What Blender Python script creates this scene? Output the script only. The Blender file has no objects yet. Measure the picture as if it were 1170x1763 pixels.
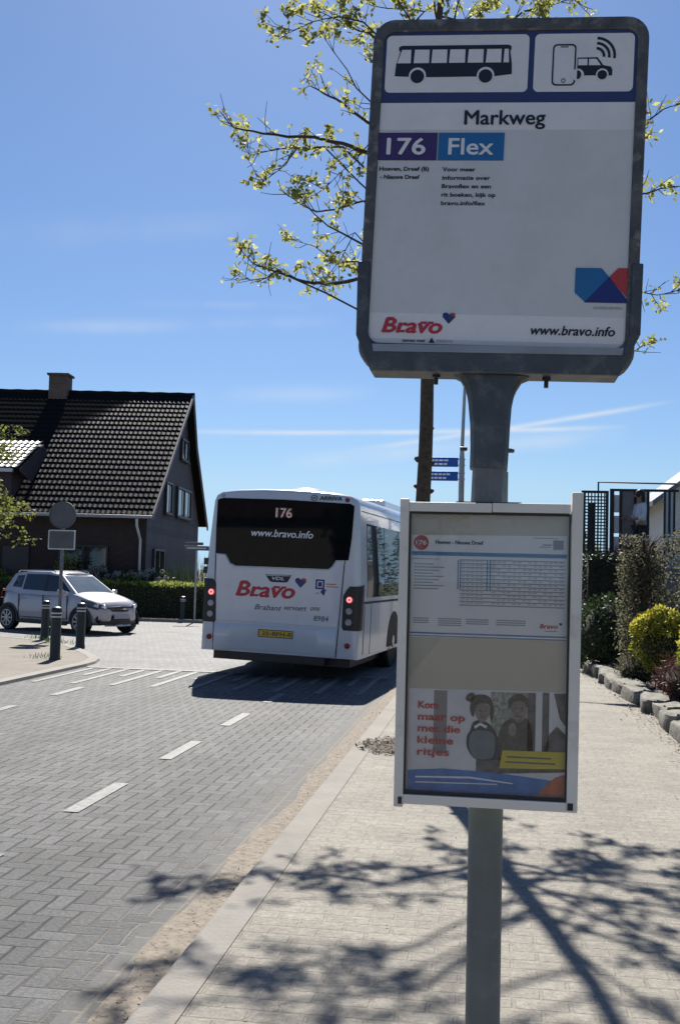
import bpy, bmesh, math, random
from mathutils import Vector, Matrix
R = math.radians
sc = bpy.context.scene
COL = sc.collection
# ------------------------------------------------------------------ camera, sky, sun, exposure
EYE = 1.65
cd = bpy.data.cameras.new('camera')
cam = bpy.data.objects.new('camera', cd); COL.objects.link(cam)
cd.sensor_fit = 'VERTICAL'; cd.angle = 2*math.atan(881.5/1890.0)
cd.clip_start = .05; cd.clip_end = 3000
PITCH = math.atan(103.5/1890.0)
cam.matrix_world = Matrix.Translation((0, 0, EYE)) @ Matrix.Rotation(R(8), 4, 'Z') @ Matrix.Rotation(math.pi/2+PITCH, 4, 'X') @ Matrix.Rotation(.026, 4, 'Z')
sc.camera = cam
SUN_EL, SUN_AZ = R(43.5), R(10)          # sun ahead of the camera, a little left of the street's direction
w = bpy.data.worlds.new('World'); sc.world = w; w.use_nodes = True
nt = w.node_tree; nt.nodes.clear()
sky = nt.nodes.new('ShaderNodeTexSky'); sky.sky_type = 'NISHITA'; sky.sun_disc = False
sky.sun_elevation = SUN_EL; sky.sun_rotation = -SUN_AZ
sky.air_density = 1.0; sky.dust_density = .35; sky.ozone_density = 2.6; sky.altitude = 0
bg = nt.nodes.new('ShaderNodeBackground'); bg.inputs['Strength'].default_value = .051
wo = nt.nodes.new('ShaderNodeOutputWorld')
nt.links.new(bg.outputs[0], wo.inputs[0])
def wmath(op, a, b=None, c=None):
    n = nt.nodes.new('ShaderNodeMath'); n.operation = op
    for i, v in enumerate((a, b, c)):
        if v is None: continue
        if isinstance(v, (int, float)): n.inputs[i].default_value = v
        else: nt.links.new(v, n.inputs[i])
    return n.outputs[0]
tc = nt.nodes.new('ShaderNodeTexCoord')
sep = nt.nodes.new('ShaderNodeSeparateXYZ'); nt.links.new(tc.outputs['Generated'], sep.inputs[0])
az = wmath('ARCTAN2', sep.outputs[0], sep.outputs[1])          # 0 = along the street, + = right
el = wmath('ARCSINE', sep.outputs[2])
nz = nt.nodes.new('ShaderNodeTexNoise'); nz.inputs['Scale'].default_value = 9; nz.inputs['Detail'].default_value = 6
nt.links.new(tc.outputs['Generated'], nz.inputs[0])
def streak(a0, e0, slope, width, a_min, a_max, amp):
    d = wmath('SUBTRACT', el, wmath('ADD', e0, wmath('MULTIPLY', wmath('SUBTRACT', az, a0), slope)))
    d = wmath('ADD', d, wmath('MULTIPLY', wmath('SUBTRACT', nz.outputs[0], .5), width*1.2))
    gss = wmath('POWER', 2.718, wmath('MULTIPLY', wmath('POWER', wmath('ABSOLUTE', wmath('DIVIDE', d, width)), 2), -1))
    m1 = wmath('SMOOTH_MIN', wmath('MAXIMUM', wmath('MULTIPLY', wmath('SUBTRACT', az, a_min), 14), 0), 1, .3)
    m2 = wmath('SMOOTH_MIN', wmath('MAXIMUM', wmath('MULTIPLY', wmath('SUBTRACT', a_max, az), 14), 0), 1, .3)
    n2 = wmath('MINIMUM', wmath('MAXIMUM', wmath('MULTIPLY', wmath('SUBTRACT', nz.outputs[0], .3), 3), 0), 1)
    return wmath('MULTIPLY', wmath('MULTIPLY', wmath('MULTIPLY', gss, amp*1.4), wmath('MULTIPLY', m1, m2)), n2)
tot = None
for args in ((-.14, .127, .03, .0022, -.40, .12, .55), (.02, .135, .16, .0022, -.14, .16, .5), (-.30, .216, .07, .006, -.44, -.14, .2),
             (-.27, .236, .03, .0035, -.34, -.16, .2), (-.2, .16, .06, .007, -.33, -.10, .18), (-.1, .108, .1, .007, -.2, .12, .3), (-.3, .30, .12, .012, -.5, -.2, .1)):
    s_ = streak(*args); tot = s_ if tot is None else wmath('ADD', tot, s_)
mixc = nt.nodes.new('ShaderNodeMix'); mixc.data_type = 'RGBA'
nt.links.new(wmath('MINIMUM', tot, .8), mixc.inputs[0])
tint = nt.nodes.new('ShaderNodeMix'); tint.data_type = 'RGBA'; tint.blend_type = 'MULTIPLY'; tint.inputs[0].default_value = 1
nt.links.new(sky.outputs[0], tint.inputs[6]); tint.inputs[7].default_value = (.70, .86, 1.09, 1)      # clear spring air, deeper blue
cz = nt.nodes.new('ShaderNodeCombineXYZ'); nt.links.new(sep.outputs[0], cz.inputs[0]); nt.links.new(sep.outputs[1], cz.inputs[1])
nt.links.new(wmath('MAXIMUM', sep.outputs[2], .075), cz.inputs[2])                                  # no dusty band at the horizon
vn = nt.nodes.new('ShaderNodeVectorMath'); vn.operation = 'NORMALIZE'; nt.links.new(cz.outputs[0], vn.inputs[0]); nt.links.new(vn.outputs[0], sky.inputs[0])
nt.links.new(tint.outputs[2], mixc.inputs[6]); mixc.inputs[7].default_value = (8.5, 9.2, 10.0, 1)
nt.links.new(mixc.outputs[2], bg.inputs['Color'])
sd = bpy.data.lights.new('sun', 'SUN'); sd.energy = 5.0; sd.angle = R(.5); sd.color = (1, .95, .87)
so = bpy.data.objects.new('sun', sd); COL.objects.link(so)
sunv = Vector((-math.sin(SUN_AZ)*math.cos(SUN_EL), math.cos(SUN_AZ)*math.cos(SUN_EL), math.sin(SUN_EL)))
so.rotation_euler = sunv.to_track_quat('Z', 'Y').to_euler(); so.location = (0, 0, 50)
sc.view_settings.view_transform = 'Standard'; sc.view_settings.look = 'None'
sc.view_settings.exposure = 0.79; sc.view_settings.gamma = 1
sc.cycles.use_denoising = True
sc.cycles.max_bounces = 8; sc.cycles.transparent_max_bounces = 16
rng = random.Random(7)

# ------------------------------------------------------------------ materials
class G:                                    # tiny node-graph helper
    def __init__(s, name):
        s.m = bpy.data.materials.new(name); s.m.use_nodes = True; s.t = s.m.node_tree
        s.b = s.t.nodes['Principled BSDF']; s.o = s.t.nodes['Material Output']
    def n(s, typ, **kw):
        x = s.t.nodes.new(typ)
        for k, v in kw.items(): setattr(x, k, v)
        return x
    def put(s, sock, v):
        if isinstance(v, bpy.types.NodeSocket): s.t.links.new(v, sock)
        elif isinstance(v, (tuple, list)) and len(v) == 3 and sock.type == 'RGBA': sock.default_value = (*v, 1)
        else: sock.default_value = v
    def op(s, o, a, b=None, c=None):
        x = s.n('ShaderNodeMath', operation=o)
        for i, v in enumerate((a, b, c)):
            if v is not None: s.put(x.inputs[i], v)
        return x.outputs[0]
    def obj(s):
        return s.n('ShaderNodeTexCoord').outputs['Object']
    def noise(s, scale, detail=4, rough=.6, vec=None):
        x = s.n('ShaderNodeTexNoise'); x.inputs['Scale'].default_value = scale; x.inputs['Detail'].default_value = detail
        x.inputs['Roughness'].default_value = rough
        s.t.links.new(vec if vec is not None else s.obj(), x.inputs['Vector']); return x.outputs['Fac']
    def ramp(s, f, lo, hi, a=0., b=1.):
        x = s.n('ShaderNodeMapRange'); s.put(x.inputs[0], f)
        for i, v in enumerate((lo, hi, a, b)): s.put(x.inputs[i+1], v)
        x.clamp = True; return x.outputs[0]
    def mix(s, f, a, b, kind='MIX'):
        x = s.n('ShaderNodeMix', data_type='RGBA', blend_type=kind)
        s.put(x.inputs[0], f); s.put(x.inputs[6], a); s.put(x.inputs[7], b); return x.outputs[2]
    def bump(s, h, strength=.3, dist=.01):
        x = s.n('ShaderNodeBump'); x.inputs['Strength'].default_value = strength; x.inputs['Distance'].default_value = dist
        s.t.links.new(h, x.inputs['Height']); s.t.links.new(x.outputs[0], s.b.inputs['Normal'])
    def bs(s, **kw):
        for k, v in kw.items(): s.put(s.b.inputs[k.replace('_', ' ')], v)
        return s
def scl(c, k): return tuple(min(1, x*k) for x in c)
def pm(name, col, rough=.6, metal=0., var=.12, scale=6., bump=0., bscale=80., spec=.5, coat=0., dirt=None, alpha=None):
    g = G(name)
    c = g.mix(g.ramp(g.noise(scale), .3, .7), scl(col, 1-var), scl(col, 1+var))
    if dirt:
        dcol, dsc, lo, hi, amt = dirt
        c = g.mix(g.op('MULTIPLY', g.ramp(g.noise(dsc, 8, .7), lo, hi), amt), c, dcol)
    g.bs(Base_Color=c, Roughness=rough, Metallic=metal, Specular_IOR_Level=spec, Coat_Weight=coat)
    if bump: g.bump(g.noise(bscale, 3), bump, .01)
    return g.m
def emis(name, col, strength, base=(.1, .01, .01)):
    g = G(name); g.bs(Base_Color=base, Emission_Color=col, Emission_Strength=strength, Roughness=.3); return g.m
def leafmat(name, a, b, trans=.5, scale=3., spec=.3):
    g = G(name)
    oi = g.n('ShaderNodeNewGeometry').outputs['Random Per Island']
    c = g.mix(oi, a, b)
    c = g.mix(g.ramp(g.noise(scale, 2), .35, .65), g.mix(1, c, (.72, .72, .72), 'MULTIPLY'), c)
    g.bs(Base_Color=c, Roughness=.55, Specular_IOR_Level=spec)
    tr = g.n('ShaderNodeBsdfTranslucent'); g.t.links.new(c, tr.inputs[0])
    mx = g.n('ShaderNodeMixShader'); mx.inputs[0].default_value = trans
    g.t.links.new(g.b.outputs[0], mx.inputs[1]); g.t.links.new(tr.outputs[0], mx.inputs[2]); g.t.links.new(mx.outputs[0], g.o.inputs[0])
    return g.m
def herring(name, tint, jdark, bw=.105, var=.25, sandy=True):
    """herringbone clinker paving laid square to the street, 2:1 bricks"""
    g = G(name); v = g.obj()
    wob = g.n('ShaderNodeVectorMath', operation='MULTIPLY_ADD')
    nc = g.n('ShaderNodeTexNoise'); nc.inputs['Scale'].default_value = 3.5; g.t.links.new(v, nc.inputs['Vector'])
    g.t.links.new(nc.outputs['Color'], wob.inputs[0]); wob.inputs[1].default_value = (.03, .03, 0); g.t.links.new(v, wob.inputs[2])
    sp = g.n('ShaderNodeSeparateXYZ'); g.t.links.new(wob.outputs[0], sp.inputs[0])
    x = g.op('DIVIDE', sp.outputs[0], bw); y = g.op('DIVIDE', sp.outputs[1], bw)
    i = g.op('FLOOR', x); j = g.op('FLOOR', y)
    fx = g.op('SUBTRACT', x, i); fy = g.op('SUBTRACT', y, j)
    k = g.op('FLOORED_MODULO', g.op('ADD', g.op('SUBTRACT', i, j), .25), 4.0)
    def is_(n): return g.op('COMPARE', k, n+.25, .4)
    k0, k1, k2, k3 = (is_(n) for n in range(4))
    L, Rr, B, T = fx, g.op('SUBTRACT', 1, fx), fy, g.op('SUBTRACT', 1, fy)
    def far(d, kk): return g.op('ADD', d, kk)             # push the inner edge away
    d = g.op('MINIMUM', g.op('MINIMUM', far(L, k1), far(Rr, k0)), g.op('MINIMUM', far(B, k2), far(T, k3)))
    bi = g.op('SUBTRACT', i, k1); bj = g.op('SUBTRACT', j, k2)
    cv = g.n('ShaderNodeCombineXYZ'); g.put(cv.inputs[0], bi); g.put(cv.inputs[1], bj)
    wn = g.n('ShaderNodeTexWhiteNoise', noise_dimensions='2D'); g.t.links.new(cv.outputs[0], wn.inputs[0])
    r = wn.outputs['Value']
    dl = g.op('MINIMUM', far(L, k1), far(Rr, k0)); dt = g.op('MINIMUM', far(B, k2), far(T, k3))
    joint = g.op('MAXIMUM', g.ramp(dl, .03, .10, 1, 0), g.ramp(dt, .02, .08, .6, 0))
    fine = g.op('MULTIPLY', g.ramp(g.noise(48, 6, .85), .30, .70, .42, 1.62), g.ramp(g.noise(38, 3), .3, .7, .86, 1.14))
    trk = g.op('ABSOLUTE', g.op('SUBTRACT', g.op('ABSOLUTE', g.op('ADD', sp.outputs[0], 3.2)), .95))     # wheel tracks either side of the lane
    patch = g.op('MULTIPLY', g.ramp(g.noise(.9, 8, .75), .3, .7, .76, 1.24), g.ramp(g.op('ADD', trk, g.op('MULTIPLY', g.noise(1.5, 4), .25)), .15, .55, .88, 1.05))
    br = g.mix(r, scl(tint, 1-var), scl(tint, 1+var))
    br = g.mix(1, br, g.n('ShaderNodeCombineColor').outputs[0], 'MULTIPLY') if False else br
    mul = g.n('ShaderNodeVectorMath', operation='SCALE'); g.t.links.new(br, mul.inputs[0]); g.put(mul.inputs[3], g.op('MULTIPLY', fine, patch))
    jc = jdark
    if sandy:
        near = g.op('MULTIPLY', g.ramp(sp.outputs[0], -1.95, -1.55), g.ramp(g.noise(1.3, 4), .35, .6, .35, 1))
        jc = g.mix(near, jdark, (.25, .22, .18))
    jn = g.op('MULTIPLY', joint, g.ramp(g.noise(4, 4), .30, .58, .40, 1))
    c = g.mix(jn, mul.outputs[0], jc)
    g.bs(Base_Color=c, Roughness=.72, Specular_IOR_Level=.22)
    g.bump(g.op('ADD', g.op('MULTIPLY', joint, -1), g.op('MULTIPLY', g.op('ADD', r, fine), .35)), .8, .008)
    return g.m
def brickmat(name, c1, c2, mortar, wdt, hgt, msize=.008, rot=None, rough=.8, bump=.4, speck=0., off=.5, patchsc=.8):
    g = G(name); v = g.obj()
    if rot:
        mp = g.n('ShaderNodeMapping'); mp.inputs['Rotation'].default_value = rot; g.t.links.new(v, mp.inputs[0]); v = mp.outputs[0]
    b = g.n('ShaderNodeTexBrick'); g.t.links.new(v, b.inputs['Vector']); b.offset = off
    b.inputs['Scale'].default_value = 1; b.inputs['Brick Width'].default_value = wdt; b.inputs['Row Height'].default_value = hgt
    b.inputs['Mortar Size'].default_value = msize; b.inputs['Mortar Smooth'].default_value = .3
    for nm, cc in (('Color1', c1), ('Color2', c2), ('Mortar', mortar)): b.inputs[nm].default_value = (*cc, 1)
    k = g.op('MULTIPLY', g.ramp(g.noise(patchsc, 6), .3, .7, .82, 1.15), g.op('MULTIPLY', g.ramp(g.noise(34, 6, .85), .30, .70, 1-speck*1.2, 1+speck), g.ramp(g.noise(14, 4, .7), .32, .68, 1-speck*.3, 1+speck*.25)))
    mul = g.n('ShaderNodeVectorMath', operation='SCALE'); g.t.links.new(b.outputs['Color'], mul.inputs[0]); g.put(mul.inputs[3], k)
    g.bs(Base_Color=mul.outputs[0], Roughness=rough, Specular_IOR_Level=.3)
    g.bump(g.op('ADD', g.op('MULTIPLY', b.outputs['Fac'], -1), g.op('MULTIPLY', g.noise(90, 3), .5)), bump, .006)
    return g.m
def glassy(name, tint=(1, 1, 1), refl=.5, rough=.02):
    g = G(name); tr = g.n('ShaderNodeBsdfTransparent'); tr.inputs[0].default_value = (*tint, 1)
    gl = g.n('ShaderNodeBsdfGlossy'); gl.inputs['Roughness'].default_value = rough
    fr = g.n('ShaderNodeFresnel'); fr.inputs[0].default_value = 1.5
    mx = g.n('ShaderNodeMixShader'); g.t.links.new(g.op('MULTIPLY', fr.outputs[0], refl), mx.inputs[0])
    g.t.links.new(tr.outputs[0], mx.inputs[1]); g.t.links.new(gl.outputs[0], mx.inputs[2]); g.t.links.new(mx.outputs[0], g.o.inputs[0])
    return g.m

MT = dict(
 road=herring('road clinker', (0.100, 0.100, 0.100), (0.014, 0.014, 0.014), var=.17),
 plateau=herring('plateau clinker', (0.171, 0.171, 0.170), (0.114, 0.111, 0.103), sandy=False, var=.10),
 gutterbrick=brickmat('gutter course', (0.094, 0.093, 0.090), (0.108, 0.106, 0.101), (0.154, 0.140, 0.114), .21, .105, .012, rot=(0, 0, math.pi/2), speck=.25),
 pave=brickmat('footpath brick', (0.222, 0.203, 0.169), (0.245, 0.225, 0.188), (0.224, 0.204, 0.168), .21, .105, .009, speck=.42, patchsc=1.9, bump=.7),
 pave2=brickmat('corner footpath brick', (0.177, 0.151, 0.123), (0.199, 0.174, 0.142), (0.182, 0.165, 0.134), .21, .105, .009, speck=.3, patchsc=1.9, bump=.7), kerb2=pm('pale kerb stone', (0.262, 0.245, 0.219), .9, var=.12, scale=4),
 pit=pm('tree pit earth', (0.080, 0.062, 0.045), .95, var=.5, scale=20, bump=1., bscale=60),
 kerb=pm('dusty kerb concrete', (0.250, 0.234, 0.208), .9, var=.16, scale=2.2, bump=.7, bscale=70, dirt=((0.275, 0.245, 0.20), 5, .46, .64, .75)),
 paint=pm('road paint', (.185, .185, .18), .7, var=.15, scale=30, dirt=((.09, .09, .09), 17, .44, .56, .8)),
 soil=pm('soil', (.085, .06, .042), .95, var=.5, scale=14, bump=.8, bscale=30),
 lawn=pm('lawn grass', (0.038, 0.059, 0.015), .95, var=.4, scale=3, bump=.9, bscale=60),
 land=pm('land', (0.065, 0.068, 0.039), .95, var=.4, scale=.5, bump=.5, bscale=9),
 sand=pm('gutter sand', (0.239, 0.205, 0.162), .95, var=.25, scale=18, bump=.8, bscale=50, dirt=((0.091, 0.071, 0.051), 26, .54, .64, .9)),
 galv=pm('weathered galvanised steel', (.17, .185, .20), .5, .45, var=.2, scale=9, dirt=((.10, .095, .085), 7, .5, .7, .6)),
 pole=pm('painted steel pole', (.15, .175, .175), .5, .1, var=.13, scale=6, dirt=((.30, .31, .30), 15, .56, .7, .35)),
 trim=pm('weathered sign trim', (.11, .115, .12), .6, .3, var=.4, scale=14, dirt=((.36, .34, .30), 21, .52, .64, .6), bump=.25, bscale=40),
 cup=pm('dark sign cradle', (.085, .10, .115), .5, .4, var=.2, scale=9, dirt=((.27, .265, .25), 13, .53, .68, .55), bump=.2, bscale=40),
 face=pm('sign face film', (.88, .89, .90), .22, var=.03, scale=2.5, dirt=((.55, .56, .55), 5, .48, .72, .35)),
 faceg=pm('pale grey sign film', (.72, .74, .75), .22, var=.03, scale=2.5, dirt=((.52, .53, .53), 4, .46, .72, .45)),
 navy=pm('navy film', (.035, .055, .16), .3, var=.08), black=pm('black film', (.018, .020, .028), .35, var=.1),
 ink=pm('printed ink', (.03, .033, .045), .5, var=.1), purple=pm('purple film', (.06, .03, .15), .3, var=.06),
 azure=pm('azure film', (.02, .165, .42), .3, var=.06), faint=pm('faint print', (.50, .52, .57), .6, var=.08), red=pm('red film', (.55, .03, .05), .35, var=.06),
 redb=pm('sign red film', (.50, .05, .05), .3, var=.06), deep=pm('deep blue film', (.02, .03, .20), .3, var=.06),
 sheetw=pm('printed sheet', (.95, .95, .96), .5, var=.03), strip=pm('sheet blue', (.12, .26, .50), .5, var=.05), grey=pm('sheet grey print', (.36, .38, .43), .6, var=.08),
 alu=pm('aluminium frame', (.82, .80, .75), .5, .0, var=.06, scale=5, dirt=((.36, .34, .30), 12, .55, .75, .45)),
 board=pm('beige backing board', (.68, .62, .52), .6, var=.10, scale=2),
 pane=glassy('case pane', (1, 1, 1), .8, .02),
 yellow=pm('yellow print', (.72, .60, .06), .5, var=.05), yplate=pm('yellow plate', (.72, .47, .03), .4, var=.04),
 white=pm('white film', (.85, .86, .87), .35, var=.03),
 bus=pm('white bus paint', (.69, .72, .76), .22, var=.03, scale=1.5, coat=.5, dirt=((.45, .44, .41), 2.2, .52, .8, .35)),
 busglass=pm('dark bus glass', (.005, .007, .010), .03, var=.3, spec=.10), rubber=pm('black rubber', (.015, .015, .016), .6, var=.3, bump=.2),
 blackp=pm('black plastic', (.018, .019, .022), .38, var=.15), lens=pm('clear lamp lens', (.40, .40, .41), .12, var=.25, scale=20), redlens=pm('red lens', (.30, .008, .012), .2, var=.1),
 brake=emis('lit brake lamp', (1, .10, .10), .3, (.5, .02, .02)), brakec=emis('lit brake ring', (1, .5, .5), .55, (.6, .2, .2)),
 led=emis('display dots', (1, .70, .66), .2, (.5, .3, .3)),
 rim=pm('alloy', (.50, .50, .51), .3, .7, var=.06), silver=pm('silver car paint', (.53, .485, .485), .30, .12, var=.02, coat=1.),
 cglass=pm('car glass', (.018, .024, .032), .03, var=.1, spec=.8), wscreen=pm('windscreen', (.12, .15, .17), .03, var=.3, scale=1.5, spec=1.), hlamp=pm('headlamp shell', (.10, .10, .11), .1, var=.2),
 chrome=pm('chrome', (.65, .66, .67), .15, 1., var=.02),
 bark=pm('tree bark', (.085, .062, .045), .9, var=.45, scale=18, bump=.9, bscale=45, dirt=((.10, .11, .06), 8, .5, .7, .6)),
 twig=pm('twig bark', (.075, .055, .045), .85, var=.3, scale=12),
 leafy=leafmat('young leaf', (.27, .29, .06), (.52, .50, .20), .68), leafy2=leafmat('fresh leaf', (.20, .25, .04), (.38, .40, .10), .5),
 leafy3=leafmat('willow green leaf', (0.136, 0.167, 0.031), (0.260, 0.273, 0.081), .6),
 hedge=leafmat('hedge leaf', (.07, .12, .022), (.16, .23, .05), .5), hedgey=leafmat('new hedge growth', (.24, .30, .05), (.42, .46, .10), .55),
 dark=leafmat('yew leaf', (.012, .026, .012), (.03, .055, .022), .15), bay=leafmat('laurel leaf', (.03, .055, .02), (.08, .13, .05), .25),
 brown=leafmat('dry beech leaf', (0.108, 0.112, 0.061), (0.230, 0.216, 0.144), .5), yel=leafmat('golden leaf', (.46, .43, .05), (.62, .57, .11), .6),
 ygr=leafmat('golden green leaf', (0.154, 0.196, 0.021), (0.336, 0.336, 0.042), .5),
 maroon=leafmat('maroon leaf', (.06, .022, .022), (.14, .06, .05), .3), petal=leafmat('pale petal', (0.480, 0.400, 0.416), (0.640, 0.576, 0.560), .4),
 litter=leafmat('dry leaf', (0.061, 0.044, 0.029), (0.187, 0.143, 0.099), .1, 3., .05), grass=leafmat('grass', (.10, .15, .03), (.22, .26, .08), .4),
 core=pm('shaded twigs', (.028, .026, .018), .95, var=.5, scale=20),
 tile=None, tile2=pm('grey concrete tile', (.055, .057, .062), .5, var=.2, scale=3),
 brickd=brickmat('dark brown brick', (.055, .037, .032), (.075, .048, .040), (.06, .053, .05), .21, .063, .010, rot=(math.pi/2, 0, 0), speck=.2),
 brickg=brickmat('slate grey brick', (.085, .088, .105), (.11, .113, .13), (.09, .09, .095), .21, .063, .010, rot=(math.pi/2, 0, math.pi/2), speck=.2),
 board_d=pm('dark cladding', (.062, .043, .05), .7, var=.2, scale=5), brickc=brickmat('chimney brick', (.16, .10, .075), (.22, .14, .10), (.15, .13, .11), .21, .065, .010, rot=(math.pi/2, 0, 0), speck=.2),
 frame_w=pm('white joinery', (.66, .66, .65), .4, var=.05), frame_d=pm('dark joinery', (.03, .032, .035), .45, var=.1),
 pane_d=pm('window glass', (.02, .024, .028), .05, var=.3, spec=.8), curtain=pm('net curtain', (.55, .55, .56), .8, var=.15, scale=9),
 zinc=pm('zinc', (.35, .36, .38), .4, .5, var=.12), bollard=pm('dark green bollard', (.012, .022, .022), .4, var=.25, scale=7), band=pm('reflective band', (.62, .63, .63), .35, var=.06),
 blue=pm('blue road sign', (.012, .09, .42), .35, var=.05), lamp=pm('lamp post grey', (.36, .36, .36), .5, .3, var=.15, scale=10),
 signback=pm('sign back grey', (.115, .12, .13), .6, .15, var=.12), signrim=pm('sign rim', (.55, .56, .57), .4, .3, var=.05),
 stone=pm('border stone', (.23, .215, .185), .9, var=.35, scale=9, bump=1., bscale=16, dirt=((0.060, 0.068, 0.037), 7, .46, .62, .7)),
 render_w=pm('cream render', (.62, .59, .53), .8, var=.06, scale=3), iron=pm('black iron', (.014, .014, .017), .5, var=.2),
 wood_g=pm('grey timber', (.22, .205, .20), .8, var=.2, scale=5), screen=pm('white screen', (.62, .63, .66), .6, var=.06),
 slate=pm('slate roof', (0.112, 0.115, 0.126), .45, var=.2, scale=5),
 skin=pm('skin', (.33, .17, .11), .55, var=.06), hair=pm('dark hair', (.018, .013, .011), .6, var=.2), shirt=pm('white shirt', (.68, .69, .72), .8, var=.05), trouser=pm('dark trousers', (.03, .032, .045), .8, var=.1),
 facade=pm('light facade', (.42, .40, .36), .8, var=.06), redtile=pm('brown roof tile', (.12, .07, .055), .6, var=.2),
)

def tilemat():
    """black pantiles: the sun glint is left near the right verge and masked off higher up and to the left"""
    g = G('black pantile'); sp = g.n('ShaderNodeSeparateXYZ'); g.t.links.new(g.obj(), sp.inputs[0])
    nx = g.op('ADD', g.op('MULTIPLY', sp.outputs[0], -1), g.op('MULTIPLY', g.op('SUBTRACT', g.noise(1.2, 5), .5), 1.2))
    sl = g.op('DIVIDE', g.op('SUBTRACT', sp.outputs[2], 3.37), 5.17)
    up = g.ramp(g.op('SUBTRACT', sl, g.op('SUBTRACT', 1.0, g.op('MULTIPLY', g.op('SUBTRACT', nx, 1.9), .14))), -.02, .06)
    mk = g.op('MAXIMUM', g.ramp(nx, 4.6, 5.2), up)  # draws the edge of the sun glint: matt and unreflecting beyond it
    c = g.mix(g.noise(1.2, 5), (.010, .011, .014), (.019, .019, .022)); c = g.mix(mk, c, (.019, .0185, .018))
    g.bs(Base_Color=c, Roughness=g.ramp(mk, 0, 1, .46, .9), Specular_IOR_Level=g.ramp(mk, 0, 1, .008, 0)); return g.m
MT['tile'] = tilemat()
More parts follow.
